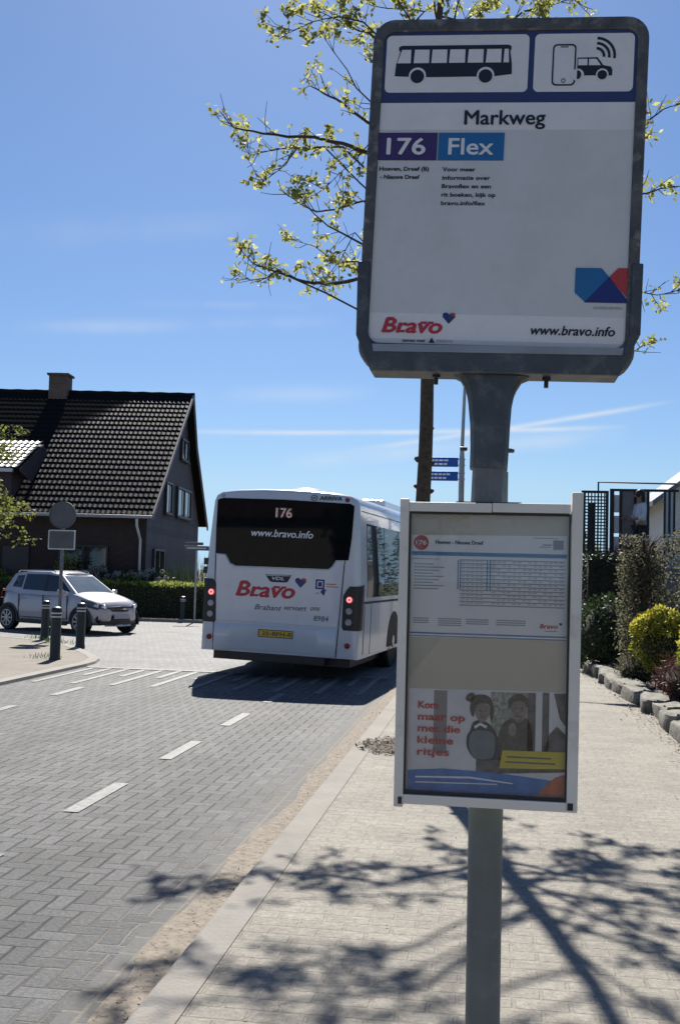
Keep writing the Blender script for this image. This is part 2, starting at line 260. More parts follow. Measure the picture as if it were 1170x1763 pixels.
# ------------------------------------------------------------------ mesh helpers
class MB:
    def __init__(s): s.v = []; s.f = []; s.mi = []
    def add(s, vs, fs, m=0):
        o = len(s.v); s.v += [tuple(p) for p in vs]; s.f += [tuple(i+o for i in f) for f in fs]; s.mi += [m]*len(fs); return s
    def box(s, c, d, m=0, rot=None):
        x, y, z = (q/2 for q in d)
        vs = [Vector(p) for p in ((-x,-y,-z),(x,-y,-z),(x,y,-z),(-x,y,-z),(-x,-y,z),(x,-y,z),(x,y,z),(-x,y,z))]
        if rot is not None: vs = [rot @ p for p in vs]
        return s.add([p+Vector(c) for p in vs], [(0,3,2,1),(4,5,6,7),(0,1,5,4),(1,2,6,5),(2,3,7,6),(3,0,4,7)], m)
    def b6(s, x0, x1, y0, y1, z0, z1, m=0): return s.box(((x0+x1)/2,(y0+y1)/2,(z0+z1)/2), (x1-x0,y1-y0,z1-z0), m)
    def prism(s, poly, y0, y1, m=0):                       # polygon in XZ, thickness along Y
        a = sum(poly[i][0]*poly[(i+1)%len(poly)][1]-poly[(i+1)%len(poly)][0]*poly[i][1] for i in range(len(poly)))
        if a < 0: poly = poly[::-1]
        n = len(poly)
        return s.add([(x,y0,z) for x,z in poly]+[(x,y1,z) for x,z in poly], [tuple(range(n)), tuple(range(2*n-1,n-1,-1))]+[((i+1)%n,i,n+i,n+(i+1)%n) for i in range(n)], m)
    def ring(s, outer, inner, y0, y1, m=0):                # frame between two loops of equal length
        n = len(outer)
        vs = [(x,y0,z) for x,z in outer]+[(x,y0,z) for x,z in inner]+[(x,y1,z) for x,z in outer]+[(x,y1,z) for x,z in inner]
        fs = []
        for i in range(n):
            j = (i+1)%n
            fs += [(i,j,n+j,n+i),(2*n+j,2*n+i,3*n+i,3*n+j),(j,i,2*n+i,2*n+j),(n+i,n+j,3*n+j,3*n+i)]
        return s.add(vs, fs, m)
    def loft(s, rings, m=0, cap=True, closed=True):
        n = len(rings[0]); vs = [p for r in rings for p in r]; fs = []
        for k in range(len(rings)-1):
            for i in range(n if closed else n-1):
                j = (i+1)%n; fs.append((k*n+i,k*n+j,(k+1)*n+j,(k+1)*n+i))
        if cap: fs += [tuple(range(n-1,-1,-1)), tuple(range((len(rings)-1)*n,len(rings)*n))]
        return s.add(vs, fs, m)
    def tube(s, pts, rad, n=8, m=0, cap=True):
        pts = [Vector(p) for p in pts]
        if not isinstance(rad, (list, tuple)): rad = [rad]*len(pts)
        rings = []; prev = None
        for i, p in enumerate(pts):
            t = (pts[min(i+1,len(pts)-1)]-pts[max(i-1,0)]).normalized()
            u = prev - t*prev.dot(t) if prev is not None else t.orthogonal()
            if u.length < 1e-6: u = t.orthogonal()
            u.normalize(); prev = u; w_ = t.cross(u)
            rings.append([p+(u*math.cos(2*math.pi*k/n)+w_*math.sin(2*math.pi*k/n))*rad[i] for k in range(n)])
        return s.loft(rings, m, cap)
    def lathe(s, prof, n=16, c=(0,0,0), m=0, axis='Z', cap=True):
        rings = []
        for r, z in prof:
            rg = []
            for k in range(n):
                a = 2*math.pi*k/n; x, y = r*math.cos(a), r*math.sin(a)
                rg.append((c[0]+x,c[1]+y,c[2]+z) if axis=='Z' else ((c[0]+x,c[1]-z,c[2]+y) if axis=='Y' else (c[0]+z,c[1]+x,c[2]+y)))
            rings.append(rg)
        return s.loft(rings, m, cap)
    def disc(s, x, z, r, y0, y1, m=0, n=20): return s.prism([(x+r*math.cos(2*math.pi*k/n), z+r*math.sin(2*math.pi*k/n)) for k in range(n)], y0, y1, m)
    def blade(s, p, d, up, w_, l):                           # leaf: two-triangle folded kite
        d = d.normalized(); q = d.cross(up)
        if q.length < 1e-4: q = d.orthogonal()
        q.normalize(); nrm = q.cross(d)
        mid = p+d*l*.5+nrm*w_*.12
        return s.add([p, p+d*l*.45+q*w_*.5, p+d*l, p+d*l*.45-q*w_*.5], [(0,1,2),(0,2,3)])
    def build(s, name, mats, parent=None, smooth=False, bevel=0):
        me = bpy.data.meshes.new(name); me.from_pydata(s.v, [], s.f)
        for m in (mats if isinstance(mats, (list, tuple)) else [mats]): me.materials.append(MT[m] if isinstance(m, str) else m)
        me.polygons.foreach_set('material_index', s.mi); me.update()
        if bevel or smooth == 'fix':
            bm = bmesh.new(); bm.from_mesh(me); bmesh.ops.recalc_face_normals(bm, faces=bm.faces[:]); bm.to_mesh(me); bm.free()
        if smooth:
            me.polygons.foreach_set('use_smooth', [True]*len(me.polygons))
            try: me.set_sharp_from_angle(angle=R(38))
            except Exception: pass
        o = bpy.data.objects.new(name, me); COL.objects.link(o)
        if parent is not None: o.parent = parent
        if bevel:
            b = o.modifiers.new('bevel', 'BEVEL'); b.width = bevel; b.segments = 2; b.limit_method = 'ANGLE'; b.angle_limit = R(40)
        return o
def tag(o, label, cat, group=None):
    o['label'] = label; o['category'] = cat
    if group: o['group'] = group
    return o
def thing(name, label, cat, loc=(0,0,0), rz=0, group=None):
    o = bpy.data.objects.new(name, None); COL.objects.link(o); o.empty_display_size = .2
    o.location = loc; o.rotation_euler = (0, 0, rz); return tag(o, label, cat, group)
def struct(o, kind='structure'): o['kind'] = kind; return o
def rrect(x0, x1, z0, z1, r, n=5, corners=(1,1,1,1)):         # BL, BR, TR, TL
    out = []
    for (cx, cz, a0), on in zip(((x0,z0,180),(x1,z0,270),(x1,z1,0),(x0,z1,90)), corners):
        rr = r if on else 1e-4
        ox = cx+rr if cx == x0 else cx-rr; oz = cz+rr if cz == z0 else cz-rr
        out += [(ox+rr*math.cos(R(a0+90*k/n)), oz+rr*math.sin(R(a0+90*k/n))) for k in range(n+1)]
    return out
def text(name, s, x0, x1, zb, cap, mat, parent, y, shear=0., bold=0., ext=.0006, extra=()):
    """flat lettering in the XZ plane at depth y, fitted between x0 and x1, baseline zb, capital height cap"""
    c = bpy.data.curves.new(name, 'FONT'); c.body = s; c.size = 1; c.shear = shear; c.resolution_u = 3
    t = bpy.data.objects.new(name, c); COL.objects.link(t)
    me = bpy.data.meshes.new_from_object(t.evaluated_get(bpy.context.evaluated_depsgraph_get()))
    bpy.data.objects.remove(t); bpy.data.curves.remove(c)
    xs = [v.co.x for v in me.vertices]; a, b = min(xs), max(xs)
    k = (x1-x0)/(b-a); kz = cap/.73
    bm = bmesh.new(); bm.from_mesh(me)
    for v in bm.verts: v.co = ((v.co.x-a)*k+x0, y, v.co.y*kz+zb)
    if bold:                                               # heavier strokes: the outline repeated a hair's breadth apart
        src = bm.faces[:]; st = ext*.12; bw_ = bold*cap*1.6
        for q, (dx, dz) in enumerate(((-1,0),(1,0),(0,.7),(0,-.7))):
            r = bmesh.ops.duplicate(bm, geom=src)
            for e in r['geom']:
                if isinstance(e, bmesh.types.BMVert): e.co.x += dx*bw_; e.co.z += dz*bw_; e.co.y -= st*(q+1)
    r = bmesh.ops.extrude_face_region(bm, geom=bm.faces[:])
    for e in r['geom']:
        if isinstance(e, bmesh.types.BMVert): e.co.y += ext
    for pl_ in extra:
        vs = [bm.verts.new((px_, y-ext*.7, pz_)) for px_, pz_ in pl_]; vb = [bm.verts.new((px_, y+ext, pz_)) for px_, pz_ in pl_]
        bm.faces.new(vs); n_ = len(vs)
        for q in range(n_): bm.faces.new((vs[q], vs[(q+1)%n_], vb[(q+1)%n_], vb[q]))
    bmesh.ops.recalc_face_normals(bm, faces=bm.faces[:]); bm.to_mesh(me); bm.free()
    me.materials.clear(); me.materials.append(MT[mat]); me.name = name
    o = bpy.data.objects.new(name, me); COL.objects.link(o); o.parent = parent
    return o
def copy_tree(o, parent=None):
    c = o.copy(); COL.objects.link(c)
    if parent is not None: c.parent = parent
    for ch in list(o.children): copy_tree(ch, c)
    return c
def rv(r=1.):
    while True:
        p = Vector((rng.uniform(-1,1), rng.uniform(-1,1), rng.uniform(-1,1)))
        if .05 < p.length < 1: return p.normalized()*r
def bumpy(c, rad, seed, rough=.2, n=14, m=10, zsq=1.):
    """uneven blob used for stones and the shaded cores of shrubs"""
    from mathutils import noise
    rings = []
    for k in range(m+1):
        th = math.pi*k/m; rg = []
        for i in range(n):
            ph = 2*math.pi*i/n
            d = Vector((math.sin(th)*math.cos(ph), math.sin(th)*math.sin(ph), math.cos(th)))
            f = 1+rough*noise.noise(d*1.7+Vector((seed*3.1, seed*1.7, 0)))
            rg.append((c[0]+d.x*rad[0]*f, c[1]+d.y*rad[1]*f, c[2]+d.z*rad[2]*f))
        rings.append(rg)
    return rings

# ------------------------------------------------------------------ ground, road, footpath
def sheet(name, pts, z, mat):
    m = MB(); m.add([(x, y, z) for x, y in pts], [tuple(range(len(pts)))]); return struct(m.build(name, mat))
sheet('ground', [(-900,-300),(900,-300),(900,1500),(-900,1500)], -.03, 'land')
sheet('road', [(-6.55,-25),(-1.55,-25),(-1.55,17.4),(-6.55,17.4)], 0, 'road')
sheet('road_verge_course', [(-1.55,-25),(-1.36,-25),(-1.36,120),(-1.55,120)], .002, 'gutterbrick')
arc = [(-6.55,17.35),(-6.6,17.9),(-6.75,18.5),(-7.05,19.1),(-7.5,19.9),(-8.1,20.9),(-8.9,21.9),(-10,22.8),(-11.5,23.4),(-14,23.7),(-60,23.7)]
sheet('side_road', arc+[(-60,32.3),(-6.55,32.3),(-6.55,120),(-1.55,120),(-1.55,17.35)], .004, 'plateau')
# sandy gutter with an uneven edge
mb = MB(); ys = [i*.12-6 for i in range(500)]; L_ = []; Rt = []
from mathutils import noise as mn
for y in ys:
    wv = .07+.09*(.5+mn.noise(Vector((y*.7,3,0))))+.04*mn.noise(Vector((y*3.1,8,0)))
    L_.append((-1.265-wv-.05,y,.008)); Rt.append((-1.235,y,.009+.008*mn.noise(Vector((y*2,1,0)))))
n_ = len(ys); mb.add(L_+Rt, [(i,n_+i,n_+i+1,i+1) for i in range(n_-1)]); struct(mb.build('gutter_sand', 'sand'))
mb = MB()
mb.add([(-1.25,-25,-.02),(-1.25,120,-.02),(-1.25,120,.05),(-1.25,-25,.05),(-1.235,-25,.062),(-1.235,120,.062),(-1.07,-25,.062),(-1.07,120,.062)], [(0,3,2,1),(3,4,5,2),(4,6,7,5)])
struct(mb.build('kerb', 'kerb'))
sheet('footpath', [(-1.07,-25),(1.95,-25),(1.95,10.5),(1.9,15),(1.66,20.8),(1.6,120),(-1.07,120)], .058, 'pave')
sheet('lawn', [(3.9,-25),(60,-25),(60,120),(3.9,120)], .046, 'lawn')
sheet('garden_soil', [(1.95,-25),(4.0,-25),(4.0,120),(1.6,120),(1.66,20.8),(1.9,15),(1.95,10.5)], .05, 'soil')
# pavement across the street, with its own kerb following the corner
inner = [(-6.55-.0,-25),(-6.55,13)]+arc[:1]+arc[1:]
def offs(path, d):
    out = []
    for i, p in enumerate(path):
        a = Vector(path[max(i-1,0)]); b = Vector(path[min(i+1,len(path)-1)]); t = (b-a).normalized(); out.append((p[0]-t.y*d, p[1]+t.x*d))
    return out
o1 = offs(inner, .015); o2 = offs(inner, .19); n_ = len(inner)
mb = MB(); mb.add([(x,y,-.01) for x,y in inner]+[(x,y,.045) for x,y in o1]+[(x,y,.048) for x,y in o2], [(i,i+1,n_+i+1,n_+i) for i in range(n_-1)]+[(n_+i,n_+i+1,2*n_+i+1,2*n_+i) for i in range(n_-1)])
struct(mb.build('far_kerb', 'kerb2'))
sheet('far_footpath', o2+[(-60,-25)], .044, 'pave2')
sheet('back_footpath', [(-60,32.45),(-7.0,32.45),(-7.0,33.45),(-60,33.45)], .08, 'pave')
mb = MB(); mb.b6(-60,-6.85,32.3,32.45,-.02,.1); struct(mb.build('back_kerb', 'kerb', bevel=.01))
sheet('back_garden', [(-60,33.45),(-7.0,33.45),(-7.0,60),(-60,60)], .06, 'soil')
# painted markings
mb = MB()
def mark(x0, x1, y0, y1, z=.006, sk=0.): mb.add([(x0,y0,z),(x1,y0,z),(x1+sk,y1,z),(x0+sk,y1,z)], [(0,1,2,3)])
for k in range(-6, 4): mark(-2.82,-2.71, 7.12+k*2.14, 8.15+k*2.14)
for k in range(-6, 4): mark(-5.54,-5.42, 6.95+k*2.14, 7.95+k*2.14)
struct(mb.build('lane_dashes', 'paint'))
mb = MB()
for k in range(9):
    x = -6.4+k*.575
    mark(x, x+.09, 14.75, 17.1, .007)
    if k < 8: mark(x+.29, x+.38, 15.95, 17.1, .007)
mark(-6.5,-1.6, 17.13, 17.29, .010)
struct(mb.build('ramp_markings', 'paint'))

# ------------------------------------------------------------------ bus stop sign
sign = thing('bus_stop_sign', 'tall grey bus stop post with lit sign head and timetable case', 'bus stop', (0, 2.92, 0), 0)
m = MB(); m.tube([(-.004,.06,-.3),(-.008,.06,1.0),(-.010,.06,1.93)], .0455, 28); m.build('pole', 'pole', sign, smooth=True)
HR = Matrix.Translation((0,0,2.1)) @ Matrix.Rotation(.03, 4, 'Y') @ Matrix.Translation((0,0,-2.1))
def hpart(o):
    if o.parent is None or o.parent == sign: o.matrix_local = HR
    return o
# sleeve and flared neck
def rct(cx, hw, hd, z, r=.3): return [(cx+hw*a, .06+hd*b, z) for a, b in ((-1,-.7),(-.8,-1),(.8,-1),(1,-.7),(1,.7),(.8,1),(-.8,1),(-1,.7))]
m = MB(); m.loft([rct(-.0105,.0445,.045,1.80), rct(-.0105,.0445,.045,1.94)]); hpart(m.build('sleeve', 'galv', sign, smooth=True))
m = MB(); m.loft([rct(-.0125,.050,.050,1.936), rct(-.0125,.051,.050,1.99), rct(-.014,.053,.05,2.05), rct(-.017,.058,.05,2.11), rct(-.0175,.0635,.05,2.14), rct(-.0175,.070,.05,2.157), rct(-.0175,.082,.048,2.178), rct(-.0175,.10,.048,2.186)])
for sx in (-.076,.05): m.lathe([(.006,-.016),(.006,.0),(.004,.004)], 8, (sx,.06,1.99), axis='X')
hpart(m.build('neck', 'cup', sign, smooth=True))
# housing
m = MB(); ob = rrect(-.379,.352,2.20,3.154,.055,6); m.prism(ob, .012, .095); hpart(m.build('housing', 'galv', sign, smooth=True, bevel=.006))
m = MB(); m.ring(rrect(-.381,.354,2.235,3.156,.058,6), rrect(-.352,.325,2.262,3.122,.03,6), -.004, .011)
hpart(m.build('rim', 'trim', sign, smooth=True, bevel=.003))
face = MB(); face.prism(rrect(-.356,.329,2.257,3.124,.03,6), .003, .0105)
face = hpart(face.build('face_panel', 'faceg', sign))
m = MB()                                                    # the cradle that holds the box from below
cr = [(-.390,2.482),(-.384,2.28),(-.340,2.184),(.313,2.190),(.363,2.300),(.363,2.488),(.334,2.488),(.334,2.30),(.318,2.252),(-.332,2.245),(-.354,2.29),(-.357,2.482)]
m.prism(cr, -.010, .105); hpart(m.build('cradle', 'cup', sign, smooth=True, bevel=.003))
m = MB(); m.prism([(-.338,2.256),(.322,2.262),(.318,2.243),(-.334,2.236)], -.014, -.0105); hpart(m.build('lip', 'zinc', sign))
for sx in (-.165,.129):
    m = MB(); m.lathe([(.006,-.03),(.006,-.012),(.011,-.011),(.011,.003),(.004,.004)], 10, (sx,.04,2.19)); hpart(m.build('drain_screw', 'black', sign, smooth=True))
def fp(name, mb_, mat): return mb_.build(name, mat, face)
LY = .003
def lay(k): return LY-.0012*k
m = MB(); m.prism(rrect(-.355,.328,2.925,3.123,.03,6,(0,0,1,1)), lay(1), LY); fp('blue_header', m, 'navy')
m = MB(); m.prism(rrect(-.344,.041,2.953,3.112,.014), lay(2), lay(1)); fp('pictogram_field', m, 'face')
m = MB(); m.prism(rrect(.056,.317,2.953,3.112,.014), lay(2), lay(1)); fp('pictogram_field', m, 'face')
m = MB(); m.prism([(-.355,2.85),(.328,2.85),(.328,2.924),(-.355,2.924)], lay(.5), LY); fp('name_field', m, 'face')
m = MB(); m.prism([(-.347,2.275),(.32,2.275),(.322,2.345),(-.35,2.345)], lay(.4), LY); fp('foot_field', m, 'face')
# bus pictogram
m = MB(); m.prism([(-.318,2.998),(-.316,3.03),(-.306,3.066),(-.310,3.071),(-.310,3.079),(-.302,3.083),(-.014,3.083),(-.006,3.079),(-.006,3.071),(-.009,3.066),(-.003,3.03),(-.002,3.002),(-.045,2.997),(-.10,2.996),(-.22,2.995)], lay(3), lay(2))
fp('bus_pictogram', m, 'black')
m = MB()
for x0, x1, sl in ((-.303,-.276,.010),(-.268,-.226,0),(-.220,-.178,0),(-.172,-.129,0),(-.122,-.080,0),(-.073,-.032,0),(-.026,-.011,0)):
    e = .012 if x1 > -.02 else .0
    m.prism([(x0-sl,3.034),(x1,3.034),(x1-e*.2,3.071),(x0+.002,3.071)], lay(4), lay(3))
for x in (-.256,-.072): m.disc(x, 2.998, .0235, lay(4), lay(3), n=24)
fp('pictogram_windows', m, 'face')
for x in (-.256,-.072): m = MB(); m.disc(x, 2.996, .0185, lay(5), lay(4), n=24); fp('pictogram_wheel', m, 'black')
m = MB(); m.ring(rrect(.104,.166,2.969,3.083,.012), rrect(.108,.162,2.973,3.079,.009), lay(3), lay(2)); m.ring([(.135+.006*math.cos(k*.5236),2.983+.006*math.sin(k*.5236)) for k in range(12)], [(.135+.0042*math.cos(k*.5236),2.983+.0042*math.sin(k*.5236)) for k in range(12)], lay(3), lay(2)); m.prism([(.125,3.074),(.145,3.074),(.145,3.0765),(.125,3.0765)], lay(3), lay(2))
fp('phone_pictogram', m, 'black')
m = MB(); m.prism([(.170,2.997),(.170,3.045),(.222,3.046),(.238,3.024),(.258,3.020),(.262,3.012),(.262,2.996)], lay(3), lay(2)); fp('taxi_pictogram', m, 'black')
m = MB()
for q in ([(.172,3.024),(.196,3.024),(.196,3.041),(.172,3.041)],[(.200,3.024),(.231,3.024),(.219,3.041),(.200,3.041)]): m.prism(q, lay(4), lay(3))
for x in (.172,.236): m.disc(x, 2.998, .0165, lay(4), lay(3), n=20)
fp('taxi_windows', m, 'face')
m = MB(); m.disc(.236, 2.997, .0125, lay(5), lay(4), n=20); fp('taxi_wheel', m, 'black'); m = MB(); m.prism([(.170,2.986),(.176,2.986),(.181,2.993),(.181,3.002),(.176,3.009),(.170,3.009)], lay(5), lay(4)); fp('taxi_wheel', m, 'black')
m = MB()
for r in (.020,.034,.048):
    a0, a1 = R(-8), R(88); cxx, czz = .218, 3.050
    out = [(cxx+(r+.004)*math.cos(a0+(a1-a0)*k/8), czz+(r+.004)*math.sin(a0+(a1-a0)*k/8)) for k in range(9)]
    inn = [(cxx+(r-.003)*math.cos(a0+(a1-a0)*k/8), czz+(r-.003)*math.sin(a0+(a1-a0)*k/8)) for k in range(9)]
    m.prism(out+inn[::-1], lay(3), lay(2))
fp('signal_pictogram', m, 'black')
text('stop_name', 'Markweg', -.122, .092, 2.864, .041, 'black', face, lay(2), 0, .018)
m = MB(); m.prism([(-.354,2.765),(-.1925,2.765),(-.1925,2.841),(-.354,2.841)], lay(2), LY); fp('route_tile', m, 'purple')
m = MB(); m.prism([(-.1895,2.765),(-.013,2.765),(-.013,2.841),(-.1895,2.841)], lay(2), LY); fp('flex_tile', m, 'azure')
text('route_number', '176', -.328, -.225, 2.781, .047, 'face', face, lay(3), 0, .022)
text('flex_word', 'Flex', -.161, -.042, 2.781, .047, 'face', face, lay(3), 0, .015)
for k, (s_, x0, x1) in enumerate((('Hoeven, Dreef (B)',-.346,-.212),('- Nieuwe Dreef',-.343,-.236))): text('destination_text', s_, x0, x1, 2.736-k*.0225, .0115, 'black', face, lay(1), 0, .03)
for k, (s_, x1) in enumerate((('Voor meer',-.087),('informatie over',-.046),('Bravoflex en een',-.043),('rit boeken, kijk op',-.030),('bravo.info/flex',-.056))): text('flex_text', s_, -.174, x1, 2.735-k*.0232, .0115, 'black', face, lay(1), 0, .03)
# folded-ribbon emblem
for nm, q, mt_ in (('emblem_blue',[(.190,2.476),(.257,2.476),(.284,2.446),(.218,2.385),(.190,2.410)],'azure'),('emblem_red',[(.277,2.452),(.300,2.477),(.331,2.477),(.331,2.392)],'redb'),('emblem_navy',[(.216,2.384),(.277,2.452),(.331,2.386),(.330,2.384)],'deep')):
    m = MB(); k = 3 if 'navy' in nm else 2; m.prism(q, lay(k), LY); fp(nm, m, mt_)
text('emblem_text', 'OVERNEMEN', .240, .314, 2.366, .008, 'grey', face, lay(1))
def slab(x0, x1, zb, cap, mat, parent, y, ext=.0006, name='operator_wordmark', k=1.):
    """heavy slanted slab-serif wordmark 'Bravo'"""
    W_ = x1-x0; t = cap*.15; ex = []
    for fx, wz, z in ((-.02,.14,0),(.03,.10,.85),(.235,.14,0),(.60,.11,.60),(.73,.09,.60)):
        sh = .22*z*cap
        ex.append([(x0+fx*W_+sh,zb+z*cap),(x0+(fx+wz)*W_+sh,zb+z*cap),(x0+(fx+wz)*W_+sh+.22*t,zb+z*cap+t),(x0+fx*W_+sh+.22*t,zb+z*cap+t)])
    return text(name, 'Bravo', x0, x1, zb, cap, mat, parent, y, .22, .035, ext, ex)
def heart(name, cx, cz, w_, h_, y, parent, ext):
    L_h = [(0,-.5),(-.5,.12),(-.5,.38),(-.36,.5),(-.16,.5),(0,.34)]
    for nm, pts, mt_ in ((name, [(cx+a*w_,cz+b*h_) for a,b in L_h], 'deep'), (name, [(cx-a*w_,cz+b*h_) for a,b in L_h], 'navy')):
        m2 = MB(); m2.prism(pts, y, y+ext); m2.build(nm, mt_, parent)
    m2 = MB(); m2.prism([(cx+.06*w_,cz+.36*h_),(cx+.18*w_,cz+.5*h_),(cx+.38*w_,cz+.5*h_),(cx+.5*w_,cz+.36*h_),(cx+.5*w_,cz+.1*h_)], y-ext*.6, y); m2.build(name+'_tip', 'redb', parent)
slab(-.314,-.155,2.292,.041,'red',face,lay(2))
heart('heart_mark', -.137, 2.333, .034, .030, lay(2), face, .001)
text('operator_text', 'samen met', -.259, -.198, 2.267, .009, 'black', face, lay(1), .2, .02)
text('operator_text', 'ARRIVA', -.168, -.122, 2.267, .009, 'grey', face, lay(1))
m = MB(); m.prism([(-.188,2.266),(-.172,2.266),(-.180,2.280)], lay(2), LY); fp('operator_mark', m, 'black')
text('web_address', 'www.bravo.info', .081, .298, 2.295, .026, 'black', face, lay(2), .22, .02)
# timetable case
CYF = -.066                                                  # front plane of the case
m = MB(); m.b6(-.243,-.2195,CYF,-.005,1.052,1.846); m.build('side_post', 'alu', sign, bevel=.002)
m = MB(); m.add([(.193,CYF,1.06),(.220,CYF,1.06),(.225,CYF,1.869),(.197,CYF,1.869),(.193,-.005,1.06),(.220,-.005,1.06),(.225,-.005,1.869),(.197,-.005,1.869)], [(0,1,2,3),(7,6,5,4),(0,4,5,1),(1,5,6,2),(2,6,7,3),(3,7,4,0)]); m.build('side_post', 'alu', sign, bevel=.002)
m = MB(); m.b6(-.2192,-.006,CYF+.004,-.006,1.814,1.838); m.b6(-.0045,.1935,CYF+.004,-.006,1.815,1.839); m.build('top_rail', 'alu', sign, bevel=.0015)
m = MB(); m.b6(-.2192,.1925,CYF+.002,-.006,1.060,1.084); m.b6(-.232,-.222,CYF-.002,CYF-.0005,1.06,1.078,1); m.b6(.195,.209,CYF-.002,CYF-.0005,1.066,1.084,1); m.build('bottom_rail', ['alu','blackp'], sign, bevel=.0015)
m = MB(); m.b6(-.10,.07,-.02,.0,1.8392,1.8442); m.build('top_clamp', 'blackp', sign)
m = MB(); m.ring([(-.2192,1.0845),(.193,1.0845),(.195,1.8135),(-.2192,1.8135)], [(-.215,1.092),(.189,1.092),(.191,1.808),(-.215,1.808)], CYF+.010, CYF+.03); m.build('gasket', 'blackp', sign)
m = MB(); m.b6(-.2192,.193,-.034,-.02,1.0845,1.8135); m.build('backing_board', 'board', sign)
m = MB(); m.b6(-.215,.191,CYF+.012,CYF+.014,1.09,1.81); m.build('pane', 'pane', sign)
SY = -.036
m = MB(); m.prism([(-.213,1.487),(.190,1.492),(.187,1.758),(-.214,1.753)], SY, SY+.0015); sh = m.build('timetable_sheet', 'sheetw', sign)
def on(par, name, polys, mat, k=1, base=SY):
    m = MB()
    for q in polys: m.prism(q, base-.0007*k, base-.0002)
    return m.build(name, mat, par)
def rc(x0,x1,z0,z1): return [(x0,z0),(x1,z0),(x1,z1),(x0,z1)]
on(sh, 'blue_bar', [rc(-.212,.187,1.700,1.710)], 'strip'); on(sh, 'foot_bar', [rc(-.2125,.189,1.4955,1.4995)], 'strip'); on(sh, 'foot_bar', [rc(-.2125,.189,1.489,1.4915)], 'strip')
m = MB(); m.disc(-.188,1.733,.0195,SY-.0008,SY-.0002,n=28); m.build('route_disc', 'red', sh)
text('route_number', '176', -.202, -.174, 1.728, .012, 'white', sh, SY-.0016, 0, .02, .0004)
text('sheet_title', 'Hoeven - Nieuwe Dreef', -.150, -.027, 1.7305, .0105, 'ink', sh, SY-.0008, 0, .03, .0004)
on(sh, 'title_print', [rc(.10,.165,1.750,1.7515), rc(.152,.178,1.722,1.746), rc(.118,.146,1.727,1.729), rc(.125,.148,1.732,1.735)], 'grey')
on(sh, 'table_lines', [rc(-.086,.182,1.689-.0098*k,1.6915-.0098*k) for k in range(13)], 'grey')
for x in (-.092,-.086,-.017,-.009): on(sh, 'table_rule', [rc(x,x+.0028,1.613,1.690)], 'strip', 2)
on(sh, 'table_heading', [rc(-.211,-.14,1.690,1.6915)], 'grey', 2)
on(sh, 'printed_times', [rc(x,x+w_,1.6905-.0098*k-.0052,1.6905-.0098*k-.0030) for k in range(12) for x, w_ in [(-.081+.0118*q,.0078+.0015*((q*k)%2)) for q in range(5)]+[(-.003+.0132*q,.0088) for q in range(14) if (q*7+k*3)%11 < 8]], 'faint')
on(sh, 'printed_notes', [rc(-.205,-.205+.05+.028*((k*5)%3)/2,1.676-.008*k,1.6785-.008*k) for k in range(9)], 'grey')
on(sh, 'foot_print', [rc(x,x+w_,1.5345-.0055*k,1.537-.0055*k) for x, w_, n in ((-.205,.04,3),(-.140,.06,4),(-.068,.058,3),(.01,.075,3)) for k in range(n)], 'grey')
text('operator_wordmark', 'Bravo', .121, .166, 1.519, .0115, 'redb', sh, SY-.0008, .2, .03, .0004)
heart('heart_mark', .174, 1.530, .008, .008, SY-.0008, sh, .0004)
on(sh, 'operator_line', [rc(.135,.165,1.511,1.513)], 'grey')
m = MB(); m.prism([(-.211,1.088),(.194,1.093),(.190,1.358),(-.212,1.353)], SY, SY+.0015); po = m.build('poster', pm('poster pale ground', (.82,.82,.84), .5, var=.12, scale=9), sign)
P1 = pm('poster greys', (.13,.13,.14), .5, var=.5, scale=35); P2 = pm('poster brown grey', (.22,.20,.185), .5, var=.25, scale=50); P3 = pm('poster skin grey', (.36,.32,.30), .5, var=.15, scale=40); P4 = pm('poster leaf grey', (.40,.41,.36), .5, var=.6, scale=110)
P5 = pm('poster slate blue', (.17,.21,.26), .5, var=.15, scale=40); P6 = pm('poster dark navy', (.03,.04,.06), .5, var=.1); P7 = pm('poster blue wave', (.06,.22,.58), .5, var=.25, scale=30); P8 = pm('poster orange corner', (.62,.17,.08), .5, var=.2, scale=60); P9 = pm('poster mauve grey', (.30,.27,.29), .5, var=.1, scale=20)
on(po, 'printed_window', [rc(.0,.105,1.22,1.352)], P4, 1); on(po, 'printed_pillar', [rc(-.146,-.112,1.19,1.350)], P9, 1)
on(po, 'printed_frame', [rc(.094,.114,1.20,1.353), rc(.131,.148,1.20,1.355)], P1, 2); on(po, 'printed_light', [rc(.1145,.1305,1.205,1.354), rc(.1485,.158,1.21,1.34)], 'white', 1)
def el_(cx,cz,a,b,n=18): return [(cx+a*math.cos(2*math.pi*k/n), cz+b*math.sin(2*math.pi*k/n)) for k in range(n)]
def smooth_(pts, k=5):
    n = len(pts); out = []
    for i in range(n):
        p0, p1, p2, p3 = (Vector(pts[(i+q-1)%n]) for q in range(4))
        for q in range(k):
            t = q/k; v = .5*(2*p1+(p2-p0)*t+(2*p0-5*p1+4*p2-p3)*t*t+(3*p1-p0-3*p2+p3)*t**3); out.append((v.x, v.y))
    return out
PH = pm('poster dark hair', (.085,.078,.072), .5, var=.55, scale=110); PF = pm('poster light skin', (.30,.25,.23), .5, var=.35, scale=90); PJ = pm('poster jacket', (.10,.095,.09), .5, var=.5, scale=120)
on(po, 'printed_woman', [smooth_([(-.052,1.250),(-.044,1.272),(-.026,1.278),(-.008,1.272),(.010,1.255),(.024,1.225),(.028,1.195),(.010,1.178),(-.036,1.178),(-.058,1.205),(-.060,1.235)])], P6, 3)
on(po, 'printed_woman_face', [smooth_([(-.040,1.318),(-.018,1.326),(-.004,1.314),(-.003,1.298),(-.009,1.281),(-.022,1.272),(-.034,1.283),(-.041,1.300)])], PF, 4)
